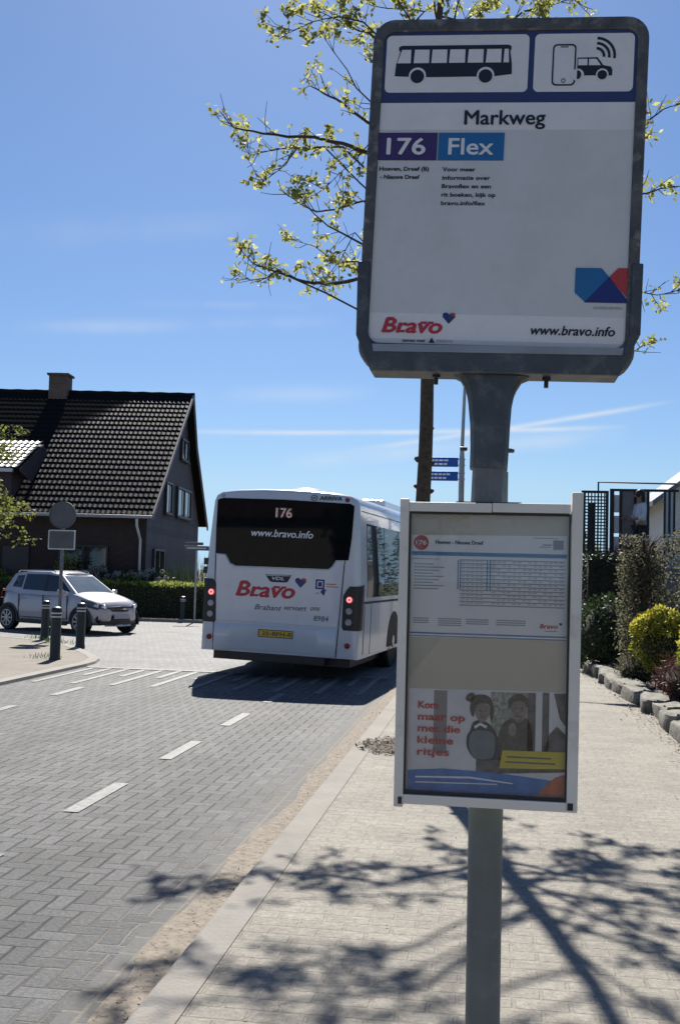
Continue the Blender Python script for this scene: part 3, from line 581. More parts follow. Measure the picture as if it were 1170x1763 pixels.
on(po, 'printed_woman_hair', [smooth_([(-.052,1.322),(-.046,1.338),(-.024,1.344),(-.004,1.338),(.006,1.320),(.008,1.296),(.004,1.276),(-.002,1.290),(-.002,1.312),(-.012,1.322),(-.034,1.318),(-.040,1.302),(-.044,1.286),(-.052,1.298)])], PH, 5)
on(po, 'printed_woman_bun', [smooth_([(-.064,1.330),(-.058,1.344),(-.044,1.346),(-.040,1.334),(-.050,1.324)])], PH, 5)
on(po, 'printed_eyes', [rc(-.030,-.024,1.3015,1.3035), rc(-.015,-.009,1.3015,1.3035), rc(-.026,-.014,1.286,1.288)], PH, 5)
on(po, 'printed_collar', [[(-.042,1.262),(-.026,1.272),(-.008,1.264),(-.011,1.257),(-.026,1.265),(-.039,1.255)]], 'white', 4)
on(po, 'printed_bag', [smooth_([(-.054,1.222),(-.044,1.248),(-.014,1.252),(.010,1.240),(.012,1.205),(.002,1.182),(-.036,1.180),(-.050,1.198)])], P5, 4)
on(po, 'printed_man', [smooth_([(.018,1.180),(.020,1.235),(.030,1.268),(.050,1.285),(.090,1.288),(.104,1.262),(.108,1.22),(.104,1.180)])], PJ, 2)
on(po, 'printed_man_face', [smooth_([(.050,1.312),(.054,1.330),(.072,1.337),(.089,1.328),(.092,1.308),(.086,1.288),(.072,1.276),(.058,1.286)])], PF, 3)
on(po, 'printed_man_hair', [smooth_([(.046,1.308),(.046,1.332),(.060,1.347),(.080,1.348),(.096,1.334),(.097,1.312),(.091,1.318),(.084,1.329),(.066,1.331),(.054,1.324)])], PH, 4)
on(po, 'printed_eyes', [rc(.060,.067,1.311,1.3135), rc(.076,.083,1.311,1.3135), rc(.063,.081,1.291,1.2935)], PH, 4)
on(po, 'printed_hand', [smooth_([(.046,1.262),(.052,1.274),(.062,1.272),(.066,1.254),(.058,1.240),(.048,1.246)])], PF, 3)
on(po, 'printed_bench', [[(.15,1.25),(.168,1.27),(.190,1.25),(.190,1.20),(.13,1.19)],[(-.035,1.185),(.19,1.19),(.19,1.155),(-.035,1.14)], [(.16,1.353),(.19,1.355),(.19,1.27),(.175,1.29)]], P1, 2)
for k, (s_, x1) in enumerate((('Kom',-.136),('maar op',-.066),('met die',-.078),('kleine',-.095),('ritjes',-.105))): text('slogan', s_, -.186, x1, 1.303-k*.030, .019, 'red', po, SY-.0040, 0, .03, .0004)
on(po, 'yellow_label', [[(.032,1.204),(.190,1.206),(.192,1.163),(.024,1.158)]], 'yellow', 4)
on(po, 'label_print', [rc(.042,.155,1.186,1.190), rc(.040,.165,1.173,1.177)], P1, 5)
on(po, 'blue_wave', [[(-.210,1.090),(.192,1.094),(.191,1.128),(.10,1.138),(.0,1.146),(-.12,1.150),(-.210,1.142)]], P7, 3)
on(po, 'wave_print', [[(-.19,1.128),(-.05,1.133),(.06,1.122),(.06,1.119),(-.05,1.128),(-.19,1.124)],[(-.19,1.114),(.02,1.118),(.02,1.1155),(-.19,1.111)]], 'sheetw', 4)
on(po, 'orange_corner', [[(.122,1.094),(.192,1.095),(.191,1.150),(.165,1.140),(.140,1.118)]], P8, 4)

# ------------------------------------------------------------------ bus
bus = thing('city_bus', 'white city bus seen from behind with brake lights lit in the right lane', 'bus', (-3.27, 16.62, .0), R(-5))
bus.rotation_euler = (0, R(1.6), R(-5))
def bsec(y, inset=0., zt=2.86, zb=.36):
    pts = [(1.25,zb),(1.25,1.0),(1.245,1.5),(1.20,2.2),(1.165,zt-.16),(1.13,zt-.07),(1.05,zt-.015),(.8,zt+.02),(.4,zt+.045)]
    pts = [(x-inset,z) for x,z in pts]
    full = pts+[(0,zt+.05)]+[(-x,z) for x,z in pts[::-1]]
    return [(x,y,z) for x,z in full]
m = MB(); m.loft([bsec(.0,.09,2.80,.40), bsec(.015,.045,2.83,.37), bsec(.05,.015,2.85), bsec(.12,0), bsec(6,0), bsec(11.7,0), bsec(11.95,.08), bsec(12.05,.2)])
m.build('body', 'bus', bus, smooth='fix')
m = MB(); m.b6(-1.1,1.1,.25,11.6,.22,.37); m.b6(-.75,.75,.02,.5,.25,.40); m.build('underframe', 'blackp', bus)
RY = -.004
def bp(name, polys, mat, y0=RY-.006, y1=.03, par=bus, bev=0):
    m = MB()
    for q in polys: m.prism(q, y0, y1)
    return m.build(name, mat, par, bevel=bev)
wn = bp('rear_window', [[(-1.085,2.705),(-1.0,2.735),(0,2.745),(1.04,2.72),(1.10,2.685),(1.085,2.2),(1.05,1.862),(.855,1.852),(.80,1.76),(.745,1.712),(-.735,1.690),(-.82,1.73),(-.90,1.862),(-1.072,1.868),(-1.085,2.3)]], 'busglass', -.016, .03, bev=.004)
WY = -.0175
text('destination_number', '176', -.125, .125, 2.47, .15, 'led', wn, WY, 0, .02, .001)
# split the lit number into dots with dark gaps
m = MB()
for k in range(7): m.b6(-.14,.14,WY-.0015,WY-.0005,2.476+k*.0215,2.483+k*.0215)
for k in range(13): m.b6(-.135+k*.021,-.129+k*.021,WY-.0022,WY-.0016,2.465,2.63)
m.build('display_mask', 'blackp', wn)
text('web_address', 'www.bravo.info', -.505, .48, 2.165, .115, 'white', wn, WY, .22, .015, .001)
# rear corner uprights' seams and hatch
def seam(name, x0, z0, x1, z1, t=.012):
    m = MB(); d = Vector((x1-x0,0,z1-z0)); n = Vector((d.z,0,-d.x)).normalized()*t/2
    m.prism([(x0-n.x,z0-n.z),(x1-n.x,z1-n.z),(x1+n.x,z1+n.z),(x0+n.x,z0+n.z)], RY-.0015, .0); return m.build(name, 'rubber', bus)
hatch = bp('engine_hatch', [[(-1.055,1.855),(-.915,1.855),(-.83,1.715),(-.74,1.676),(.75,1.698),(.815,1.745),(.87,1.84),(.985,1.848),(.925,.835),(-1.005,.835)]], 'bus', -.014, .02, bev=.008)
seam('panel_seam', -1.07, 1.86, -1.03, .38); seam('panel_seam', .995, 1.855, .93, .38)
bmp = MB(); bmp.loft([[(-1.02,.0,.37),(-1.02,-.03,.42),(-1.02,-.03,.74),(-1.02,.0,.80)],[(-.80,.0,.37),(-.80,-.04,.42),(-.80,-.04,.74),(-.80,.0,.80)],[(-.70,.0,.40),(-.70,-.012,.42),(-.70,-.030,.77),(-.70,.0,.80)],[(.60,.0,.40),(.60,-.012,.42),(.60,-.030,.77),(.60,.0,.80)],[(.70,.0,.37),(.70,-.04,.42),(.70,-.04,.74),(.70,.0,.80)],[(.925,.0,.37),(.925,-.03,.42),(.925,-.03,.74),(.925,.0,.80)]])
bmp.build('bumper', 'bus', bus, smooth='fix')
pl = bp('licence_plate', [rrect(-.30,.25,.622,.738,.01)], 'blackp', -.038, -.03)
bp('plate_field', [rrect(-.285,.24,.632,.728,.008)], 'yplate', -.0395, -.038, pl)
text('plate_number', '25-BFH-8', -.235, .225, .652, .058, 'black', pl, -.0405, 0, .02, .0008)
for sx, name in ((-1,'left'),(1,'right')):
    # black lamp cluster wrapping round the corner
    m = MB(); zb_, zt_ = .80, 1.44
    def row(z, e=0.): return [(sx*(1.0-e),-.012,z),(sx*1.18,-.012,z),(sx*1.235,.02,z),(sx*1.262,.10,z),(sx*1.262,.30,z),(sx*1.18,.30,z),(sx*1.0,.05,z)]
    rr = [row(zb_,-.03), row(zb_+.05), row(zt_-.12), row(zt_-.03,-.05), [(sx*1.10,-.008,zt_+.03),(sx*1.18,-.008,zt_+.03),(sx*1.235,.024,zt_+.03),(sx*1.258,.10,zt_+.04),(sx*1.258,.30,zt_+.06),(sx*1.18,.30,zt_+.03),(sx*1.10,.05,zt_+.03)]]
    m.loft(rr); cl = m.build('tail_light', 'blackp', bus, smooth='fix')
    lx = sx*1.10
    for z, mt_ in ((1.265,'brake'),(1.092,'lens'),(.925,'lens')):
        m = MB(); m.lathe([(.050,-.012),(.050,.010),(.042,.018),(.0,.018)] if mt_ != 'brake' else [(.052,-.012),(.052,.010),(.044,.018),(.0,.018)], 20, (lx,-.012,z), axis='Y')
        m.build('brake_lamp' if mt_ == 'brake' else 'lamp', mt_, cl, smooth='fix')
        if mt_ == 'brake':
            m = MB(); m.ring(el_(lx,z,.040,.040,20), el_(lx,z,.020,.020,20), -.034, -.030); m.build('brake_ring', 'brakec', cl)
    m = MB(); m.lathe([(.042,-.004),(.042,.012),(.034,.018),(0,.018)], 18, (sx*1.10,-.008,.57), axis='Y'); m.build('reflector', 'redlens', bus, smooth='fix')
m = MB()
for z in (1.60,1.735): m.box((-1.2,.10,z), (.13,.16,.105))
m.build('vent_grille', 'blackp', bus)
text('operator_name', 'ARRIVA', .55, .90, 2.762, .062, 'black', bus, -.010, .1, .03, .004)
m = MB(); m.ring(el_(.465,2.79,.052,.045,20), el_(.465,2.79,.042,.036,20), -.010, .002); m.prism([(.435,2.78),(.46,2.80),(.495,2.80),(.47,2.78)], -.010, .002); m.build('operator_mark', 'black', bus)
m = MB(); m.disc(.985,2.775,.035,-.010,.004); m.build('marker_lamp', 'redlens', bus); m = MB(); m.disc(-1.0,2.775,.03,-.010,.004); m.build('marker_lamp', 'lens', bus)
HY = -.016
slab(-.69,.235,1.235,.235,'red',bus,HY,.004,k=2)
m = MB(); m.prism([(-.245,1.580),(.175,1.590),(.12,1.485),(.09,1.472),(-.13,1.468),(-.165,1.478)], HY-.001, HY+.004); vd = m.build('maker_badge', 'ink', bus)
text('maker_text', 'VDL', -.13, .06, 1.505, .05, 'white', vd, HY-.002, .25, .03, .001)
m = MB(); m.prism([(-.225,1.571),(.155,1.580),(.150,1.572),(-.218,1.563)], HY-.002, HY-.001); m.build('badge_line', 'white', vd)
heart('heart_mark', .325, 1.478, .175, .15, HY, bus, .003)
m = MB(); m.ring(rrect(.56,.70,1.40,1.55,.01), rrect(.585,.675,1.425,1.525,.01), HY, HY+.003); m.prism([(.60,1.44),(.66,1.44),(.66,1.51),(.60,1.51)], HY, HY+.003); m.prism([(.64,1.36),(.70,1.30),(.72,1.38),(.69,1.42)], HY, HY+.003); m.prism([(.575,1.335),(.625,1.335),(.625,1.345),(.575,1.345)], HY, HY+.003); m.build('province_emblem', 'deep', bus)
m = MB(); m.prism(rc(.725,.88,1.478,1.492), HY, HY+.003); m.prism(rc(.735,.92,1.44,1.452), HY, HY+.003); m.prism(rc(.71,.74,1.38,1.40), HY, HY+.003); m.build('province_lines', 'redb', bus)
for s_, x0, x1, z in (('Brabant',-.39,.045,1.035),('vervoert',.09,.44,1.055),('ons',.50,.65,1.07)): text('slogan', s_, x0, x1, z, .085, 'ink', bus, HY, .35, -.004, .003)
text('fleet_number', '8984', .56, .79, .915, .085, 'ink', bus, HY, 0, 0, .003)
m = MB(); m.lathe([(.30,0),(.30,.07),(.24,.11),(0,.12)], 18, (.1,1.0,2.88)); m.build('roof_hatch', 'bus', bus, smooth='fix')
m = MB(); m.b6(-.8,.8,4,7,2.85,3.05); m.build('roof_unit', 'bus', bus, bevel=.05)
# sides: glass band, doors, wheels
for sx in (1,-1):
    def side(name, y0, y1, z0, z1, mat, off=.008):
        m = MB()
        def hx(z): return sx*((1.25 if z < 1.0 else 1.25-.005*(z-1)/.5 if z < 1.5 else 1.245-.045*(z-1.5)/.7 if z < 2.2 else 1.20-.035*(z-2.2)/.5)+off)
        zs = [z0]+[z for z in (1.0,1.5,2.2) if z0 < z < z1]+[z1]
        for a, b in zip(zs, zs[1:]):
            vs = [(hx(a),y0,a),(hx(a),y1,a),(hx(b),y1,b),(hx(b),y0,b)]
            vs += [(x-sx*.03,y,z) for x,y,z in vs]
            m.add(vs, [(0,1,2,3),(7,6,5,4),(0,4,5,1),(1,5,6,2),(2,6,7,3),(3,7,4,0)])
        return m.build(name, mat, bus, smooth='fix')
    ys_ = [.55,2.0,3.4,4.7,6.2,7.6,9.0,10.2,11.5]
    for a, b in zip(ys_, ys_[1:]):
        door = sx == 1 and (abs(a-4.7) < .01 or abs(a-10.2) < .01)
        if door:
            side('door', a+.03, (a+b)/2-.02, .42, 2.45, 'busglass', .010); side('door', (a+b)/2+.02, b-.03, .42, 2.45, 'busglass', .010)
        else: side('side_window', a+.02, b-.02, 1.30, 2.45, 'busglass', .007)
    side('waist_strip', .32, 11.6, 1.20, 1.235, 'rubber', .004)
    side('roof_seam', .2, 11.6, 2.62, 2.632, 'rubber', .004)
    for y0 in (.95, 4.55, 6.35, 9.95): side('skirt_seam', y0, y0+.02, .40, 1.19, 'rubber', .004)
    side('service_flap', .42, .44, .42, 1.18, 'rubber', .006)
    for wy in (3.05, 8.75):
        m = MB(); m.prism([(wy+.60*math.cos(R(a)), .42+.60*math.sin(R(a))) for a in range(0,181,12)], 0, .02)
        m.v = [(sx*(1.252+y*.3), x, max(z,.365)) for x, y, z in m.v]; m.build('wheel_arch', 'rubber', bus, smooth='fix')
        wh = MB(); wh.lathe([(.33,-.16),(.46,-.16),(.49,-.10),(.49,.08),(.46,.11),(.30,.11)], 28, (sx*1.14,wy,.49), axis='X'); wh = wh.build('wheel', 'rubber', bus, smooth='fix')
        m = MB(); m.lathe([(.0,-.02),(.30,-.02),(.30,.10),(.25,.06),(.12,.08),(.10,.125),(0,.125)], 20, (sx*1.14,wy,.49), axis='X'); m.build('rim', 'rim', wh, smooth='fix')
m = MB(); m.tube([(1.2,11.9,2.5),(1.5,12.1,2.5),(1.55,12.1,2.2)], .03); m.box((1.55,12.08,2.05), (.12,.1,.4)); m.build('mirror', 'blackp', bus)

# ------------------------------------------------------------------ car
import math as _m
fA, rA = Vector((-9.72,25.28,0)), Vector((-12.05,26.42,0))    # near-side wheel contacts
hd = (fA-rA).normalized(); yawc = math.atan2(hd.y, hd.x)
ctr = (fA+rA)/2 + Vector((-hd.y, hd.x, 0))*.74
car = thing('parked_car', 'silver five door hatchback crossing from the side street behind the bollards', 'car', (ctr.x, ctr.y, .004), yawc)
WB = (fA-rA).length/2
# lower body: stations along the length with rounded plan and section
def plan(x):
    t = abs(x)/1.84
    return .80*(1-.0*t) if t < .72 else .80-.30*((t-.72)/.28)**2.2
def topz(x):
    P = [(-1.84,.62),(-1.80,.90),(-1.66,1.02),(-.9,.97),(.0,.93),(.62,.95),(.95,.985),(1.2,.93),(1.5,.85),(1.68,.77),(1.79,.66),(1.84,.52)]
    for (a, za), (b, zb) in zip(P, P[1:]):
        if a <= x <= b: return za+(zb-za)*(x-a)/(b-a)
    return .6
def botz(x): return .20 if abs(x) < 1.5 else .20+.12*((abs(x)-1.5)/.34)
rings = []
for x in (-1.84,-1.80,-1.72,-1.6,-1.4,-1.2,-.9,-.5,0,.4,.62,.8,.95,1.1,1.25,1.4,1.52,1.62,1.70,1.76,1.81,1.84):
    wv, zt, zb = plan(x), topz(x), botz(x); h = zt-zb
    half = [(0,zb),(wv*.82,zb),(wv*.95,zb+.04),(wv*.985,zb+h*.25),(wv,zb+h*.45),(wv*.985,zb+h*.62),(wv*.975,zb+h*.72),(wv*.955,zb+h*.86),(wv*.90,zb+h*.955),(wv*.72,zt+.008),(wv*.35,zt+.025),(0,zt+.03)]
    rings.append([(x,y,z) for y,z in half]+[(x,-y,z) for y,z in half[-2:0:-1]])
m = MB(); m.loft(rings); bodyc = m.build('body', 'silver', car, smooth='fix')
sb = bodyc.modifiers.new('sub', 'SUBSURF'); sb.levels = 1; sb.render_levels = 1
# greenhouse
base = [(1.06,.66,.915),(.90,.745,.90),(-.02,.755,.885),(-.95,.745,.91),(-1.15,.735,.925),(-1.68,.64,.97)]
top = [(.30,.50,1.405),(.14,.565,1.425),(-.05,.58,1.462),(-.92,.575,1.455),(-1.0,.57,1.45),(-1.42,.50,1.40)]
m = MB(); n6 = len(base)
vs = base+top+[(x,-y,z) for x,y,z in base]+[(x,-y,z) for x,y,z in top]
fs = []
for i in range(n6-1):
    fs += [(i,i+1,n6+i+1,n6+i),(2*n6+i+1,2*n6+i,3*n6+i,3*n6+i+1)]
fs += [(0,n6,3*n6,2*n6),(n6-1,3*n6-1,4*n6-1,2*n6-1)]
m.add(vs, fs)
# crowned roof
rv_ = []
for x,y,z in top: rv_ += [(x,y,z),(x,y*.6,z+.035),(x,0,z+.045),(x,-y*.6,z+.035),(x,-y,z)]
m.add(rv_, [(5*i+k,5*i+k+1,5*i+k+6,5*i+k+5) for i in range(n6-1) for k in range(4)]+[(0,1,2,3,4),tuple(5*n6-1-k for k in range(5))])
m.build('cabin', 'silver', car, smooth='fix', bevel=.012)
def quadpanel(name, A, B, C, D, u0, u1, v0, v1, mat, off, par=car, bot=None):
    """panel on the bilinear face A(bottom start) B(bottom end) C(top end) D(top start)"""
    A, B, C, D = map(Vector, (A,B,C,D)); nrm = (B-A).cross(D-A).normalized()*off
    def P(u,v): return (A*(1-u)+B*u)*(1-v)+(D*(1-u)+C*u)*v
    q = [P(u0[0],v0),P(u1[0],v0),P(u1[1],v1),P(u0[1],v1)]
    m = MB(); m.add([p+nrm for p in q]+[p-nrm*.6 for p in q], [(0,1,2,3),(7,6,5,4),(0,4,5,1),(1,5,6,2),(2,6,7,3),(3,7,4,0)])
    return m.build(name, mat, par, smooth='fix')
for sgn in (-1,1):
    def S(p): return (p[0], p[1]*sgn, p[2])
    def sidept(t, v):
        k = min(int(t), n6-2); f = t-k
        return (Vector(base[k]).lerp(Vector(base[k+1]),f)).lerp(Vector(top[k]).lerp(Vector(top[k+1]),f), v)
    def sidepanel(name, t0, t1, v0, v1, mat, off=.009, tilt=(0,0)):
        m = MB(); vs = []; n = 8
        for k in range(n+1):
            for v in (v0, v1):
                u = k/n; t = t0+(t1-t0)*u+(tilt[0]*(1-u)+tilt[1]*u)*(1 if v == v1 else 0); p = sidept(t, v); vs.append((p.x, sgn*(p.y+off), p.z))
        m.add(vs, [(2*k,2*k+2,2*k+3,2*k+1) for k in range(n)]); return m.build(name, mat, car, smooth='fix')
    sidepanel('side_window', .62, 1.90, .19, .90, 'cglass'); sidepanel('side_window', 2.08, 2.93, .20, .90, 'cglass'); sidepanel('side_window', 3.02, 4.42, .27, .84, 'cglass', .009, (0,.1))
    sidepanel('window_pillar', 1.91, 2.07, .19, .90, 'blackp', .008)
    m = MB(); m.tube([(.12,sgn*.545,1.455),(.05,sgn*.545,1.495),(-1.2,sgn*.53,1.49),(-1.3,sgn*.52,1.44)], .014, 8); m.build('roof_rail', 'chrome', car, smooth=True)
    mi = MB(); mi.loft([[(.78+.0*k,sgn*(.75+.0),.95+dz) for k,dz in ((0,0),(0,.02),(0,.04),(0,.02))],[(.74,sgn*.86,.92),(.66,sgn*.86,.92),(.66,sgn*.86,1.06),(.76,sgn*.86,1.05)],[(.72,sgn*.97,.94),(.66,sgn*.97,.94),(.66,sgn*.97,1.05),(.73,sgn*.97,1.04)]]); mi.build('mirror', 'silver', car, smooth='fix', bevel=.01)
    # doors: dark shut lines and handles
    m = MB()
    for x in (.83,-.03,-.92): m.box((x,sgn*.795,.62), (.010,.03,.55))
    m.box((-.05,sgn*.797,.34), (1.7,.03,.010)); m.build('door_seams', 'rubber', car)
    for x in (.10,-.80): m = MB(); m.box((x,sgn*.80,.80), (.17,.035,.028)); m.build('door_handle', 'silver', car, bevel=.008)
    m = MB(); m.box((-.03,sgn*.79,.235), (1.75,.06,.10)); m.build('sill', 'blackp', car, bevel=.02)
    for wx in (WB,-WB):
        m = MB(); arcp = [(wx+.375*math.cos(R(a)), .30+.375*math.sin(R(a))) for a in range(-14,195,11)]
        arci = [(wx+.325*math.cos(R(a)), .30+.325*math.sin(R(a))) for a in range(-14,195,11)]
        m.prism(arcp+arci[::-1], 0, .04); m.v = [(x, sgn*(.775+y), z) for x,y,z in m.v]; m.build('wheel_arch', 'blackp', car, smooth='fix')
        m = MB(); m.prism(arci, 0, .02); m.v = [(x, sgn*(.782+y), z) for x,y,z in m.v]; m.build('wheel_well', 'rubber', car)
        wl = MB(); wl.lathe([(.19,-.10),(.28,-.10),(.30,-.07),(.30,.07),(.285,.095),(.20,.095)], 26, (wx,sgn*.74,.298), axis='Y'); wl = wl.build('wheel', 'rubber', car, smooth='fix')
        m = MB(); ry = sgn*.835
        for k in range(8):
            a = 2*math.pi*k/8; m.box((wx+.11*math.cos(a), ry, .298+.11*math.sin(a)), (.17,.02,.036), 0, Matrix.Rotation(-a,3,'Y'))
        m.lathe([(.188,-.012),(.205,-.012),(.205,.012),(.188,.012),(.188,-.012)], 26, (wx,ry,.298), axis='Y', cap=False); m.lathe([(.045,-.014),(.045,.014),(0,.016)], 14, (wx,ry,.298), axis='Y'); m.build('rim', 'rim', wl, smooth='fix')
    # head and tail lamps
    m = MB(); m.loft([[(1.30,sgn*.79,.83),(1.33,sgn*.80,.76),(1.30,sgn*.70,.76),(1.30,sgn*.70,.83)],[(1.52,sgn*.745,.80),(1.54,sgn*.765,.67),(1.44,sgn*.66,.67),(1.44,sgn*.66,.79)],[(1.70,sgn*.62,.745),(1.725,sgn*.64,.62),(1.60,sgn*.56,.62),(1.60,sgn*.56,.74)],[(1.815,sgn*.43,.69),(1.84,sgn*.43,.625),(1.70,sgn*.40,.625),(1.70,sgn*.40,.69)]]); hl = m.build('headlight', 'hlamp', car, smooth='fix')
    m = MB(); m.lathe([(.068,-.03),(.068,.03),(.05,.05),(0,.055)], 14, (1.67,sgn*.62,.69), axis='X'); m.lathe([(.06,-.03),(.06,.03),(.045,.05),(0,.05)], 14, (1.77,sgn*.50,.665), axis='X'); m.build('lamp', 'chrome', hl, smooth='fix')
    m = MB(); m.loft([[(1.34,sgn*.80,.765),(1.34,sgn*.806,.735),(1.30,sgn*.7,.74)],[(1.55,sgn*.765,.675),(1.55,sgn*.772,.645),(1.48,sgn*.65,.65)],[(1.735,sgn*.635,.62),(1.735,sgn*.64,.595),(1.6,sgn*.55,.6)]]); m.build('lamp_trim', 'blackp', hl, smooth='fix')
    m = MB(); m.loft([[(-1.60,sgn*.735,.98),(-1.60,sgn*.76,.80),(-1.68,sgn*.70,.80),(-1.66,sgn*.68,1.0)],[(-1.74,sgn*.62,1.02),(-1.80,sgn*.66,.78),(-1.72,sgn*.60,.78),(-1.68,sgn*.56,1.0)]]); m.build('tail_light', 'redlens', car, smooth='fix')
    m = MB(); m.lathe([(.10,-.03),(.10,.02),(.085,.03),(0,.02)], 16, (1.70,sgn*.56,.38), axis='X'); fp_ = m.build('fog_light', 'blackp', car, smooth='fix')
    m = MB(); m.lathe([(.04,0),(.04,.02),(0,.03)], 12, (1.725,sgn*.56,.38), axis='X'); m.build('lamp', 'lens', fp_, smooth='fix')
quadpanel('windscreen', (base[0][0],base[0][1],base[0][2]), (base[0][0],-base[0][1],base[0][2]), (top[0][0],-top[0][1],top[0][2]), top[0], (.05,.05),(.95,.95),.03,.93,'wscreen',-.010)
quadpanel('rear_window', base[5], (base[5][0],-base[5][1],base[5][2]), (top[5][0],-top[5][1],top[5][2]), top[5], (.06,.06),(.94,.94),.12,.9,'cglass',.010)
gr = MB(); gr.loft([[(1.795,-.40,.66),(1.815,-.33,.56),(1.78,-.33,.56),(1.76,-.40,.66)],[(1.87,0,.68),(1.89,0,.55),(1.80,0,.55),(1.80,0,.68)],[(1.795,.40,.66),(1.815,.33,.56),(1.78,.33,.56),(1.76,.40,.66)]]); gr = gr.build('grille', 'blackp', car, smooth='fix')
m = MB(); m.loft([[(1.825,-.36,.628),(1.83,-.36,.604),(1.80,-.36,.616)],[(1.895,0,.628),(1.90,0,.60),(1.86,0,.616)],[(1.825,.36,.628),(1.83,.36,.604),(1.80,.36,.616)]]); m.build('chrome_bar', 'chrome', gr, smooth='fix')
m = MB(); m.loft([[(1.74,-.58,.44),(1.76,-.60,.27),(1.70,-.60,.27),(1.68,-.58,.44)],[(1.865,-.2,.46),(1.875,-.2,.24),(1.80,-.2,.24),(1.80,-.2,.46)],[(1.865,.2,.46),(1.875,.2,.24),(1.80,.2,.24),(1.80,.2,.46)],[(1.74,.58,.44),(1.76,.60,.27),(1.70,.60,.27),(1.68,.58,.44)]]); m.build('lower_intake', 'blackp', car, smooth='fix')
m = MB(); m.loft([[(1.77,-.42,.245),(1.79,-.42,.20),(1.74,-.42,.20)],[(1.885,0,.245),(1.90,0,.20),(1.80,0,.20)],[(1.77,.42,.245),(1.79,.42,.20),(1.74,.42,.20)]]); m.build('skid_plate', 'rim', car, smooth='fix')
m = MB(); m.box((1.885,0,.44), (.02,.50,.11)); m.build('licence_plate', 'grey', car)

# ------------------------------------------------------------------ vegetation helpers
def leaves_on(mb_, p, n, spread, w_, l, droop=0.):
    for _ in range(n):
        d = rv(); d.z = d.z*.8-droop; mb_.blade(p+rv(spread*rng.random()), d, rv(), w_*rng.uniform(.6,1.2), l*rng.uniform(.6,1.2))
def wobble(pts, seg, amp):
    pts = [Vector(p) for p in pts]; out = [pts[0]]
    for a, b in zip(pts, pts[1:]):
        for k in range(1, seg+1):
            q = a.lerp(b, k/seg)
            if k < seg: q += rv(amp*(b-a).length*rng.random())
            out.append(q)
    return out
def leafbox(mb_, x0, x1, y0, y1, z0, z1, n, w_, l, depth=.12, top=1., bulge=0.):
    """leaves through the outer layer of a clipped block"""
    dx, dy, dz = x1-x0, y1-y0, z1-z0
    for _ in range(n):
        a = [dy*dz, dy*dz, dx*dz, dx*dz, dx*dy*top]; r = rng.random()*sum(a); k = 0
        while r > a[k]: r -= a[k]; k += 1
        u, v = rng.random(), rng.random(); e = depth*(rng.random()**1.5)-.03*rng.random()
        p = [(x0+e,y0+u*dy,z0+v*dz),(x1-e,y0+u*dy,z0+v*dz),(x0+u*dx,y0+e,z0+v*dz),(x0+u*dx,y1-e,z0+v*dz),(x0+u*dx,y0+v*dy,z1-e)][k]
        nn = [(-1,0,0),(1,0,0),(0,-1,0),(0,1,0),(0,0,1)][k]
        p = Vector(p)+Vector(nn)*.05*mn.noise(Vector(p)*2.2)
        mb_.blade(p, Vector(nn)*rng.uniform(.1,.9)+rv(.9), rv(), w_*rng.uniform(.6,1.25), l*rng.uniform(.6,1.25))
def leafball(mb_, c, rad, n, w_, l, lo=.72, seed=0, zmin=-1.):
    k = 0
    while k < n:
        d = rv()
        if d.z < zmin: continue
        f = (1+.22*mn.noise(d*2.1+Vector((seed*2.3,seed,0))))*rng.uniform(lo,1.03)
        mb_.blade(Vector((c[0]+d.x*rad[0]*f, c[1]+d.y*rad[1]*f, c[2]+d.z*rad[2]*f)), d*.8+rv(.8), rv(), w_*rng.uniform(.6,1.25), l*rng.uniform(.6,1.25)); k += 1

# ------------------------------------------------------------------ street tree over the stop
TX, TY = -.69, 10.23
tree = thing('street_tree', 'young street tree in fresh yellow green leaf rising behind the bus stop', 'tree', (TX, TY, .05), 0)
def tl(px_, py_, Y):                                     # where a line of sight through the picture meets the plane Y, in tree coordinates
    d = cam.matrix_world.to_3x3() @ Vector(((px_-585)/1890., -(py_-881.5)/1890., -1)); t = Y/d.y
    return Vector((d.x*t-TX, d.y*t-TY, EYE+d.z*t-.05))
tp = [(0,0,-.1),(.005,0,.6),(.0,.0,1.4),(.03,0,2.3),(.045,.01,3.4),(.075,.0,4.3),(.085,.05,5.2),(.07,.02,6.2),(.10,.05,7.2),(.08,.1,8.2),(.14,.1,9.4)]
tr_ = [.105,.082,.075,.071,.064,.058,.05,.04,.03,.02,.006]
m = MB(); m.tube(wobble(tp, 3, .015), [tr_[0]]+[tr_[i]+(tr_[i+1]-tr_[i])*k/3+rng.uniform(-.002,.002) for i in range(10) for k in (1,2,3)], 12)
for z, a, r in ((2.66,2.9,.03),(2.62,.3,.028),(2.40,3.3,.022),(2.36,.2,.024),(2.95,.6,.018),(1.7,3.3,.02)):   # pruning knots
    dd = Vector((math.cos(a),math.sin(a),.25)); q = Vector((.035,0,z))
    m.tube([q, q+dd*.07, q+dd*.095], [r*1.3,r,r*.45], 8)
m.build('trunk', 'bark', tree, smooth=True)
def trunk_at(z):
    for a, b in zip(tp, tp[1:]):
        if a[2] <= z <= b[2]: return Vector(a).lerp(Vector(b), (z-a[2])/(b[2]-a[2]))
    return Vector(tp[-1])
limbs = []
def limbpx(z0, pts, dy, r0=.020): # traced limbs, each at its own depth
    n = len(pts); limbs.append(([trunk_at(z0)]+[tl(px_, py_, TY+dy*(i+1)/n) for i, (px_, py_) in enumerate(pts)], r0))
limbpx(4.6, [(633,263),(590,247),(518,235),(452,230),(403,220),(378,191)], -.5, .024)
limbpx(5.4, [(633,211),(590,178),(557,161),(534,148),(523,128)], .6, .018)
limbpx(3.8, [(617,480),(564,490),(525,485),(485,471),(459,462),(436,454),(413,429)], .3, .022)
limbpx(3.8, [(475,466),(459,479),(431,482),(409,467)], .35, .010)
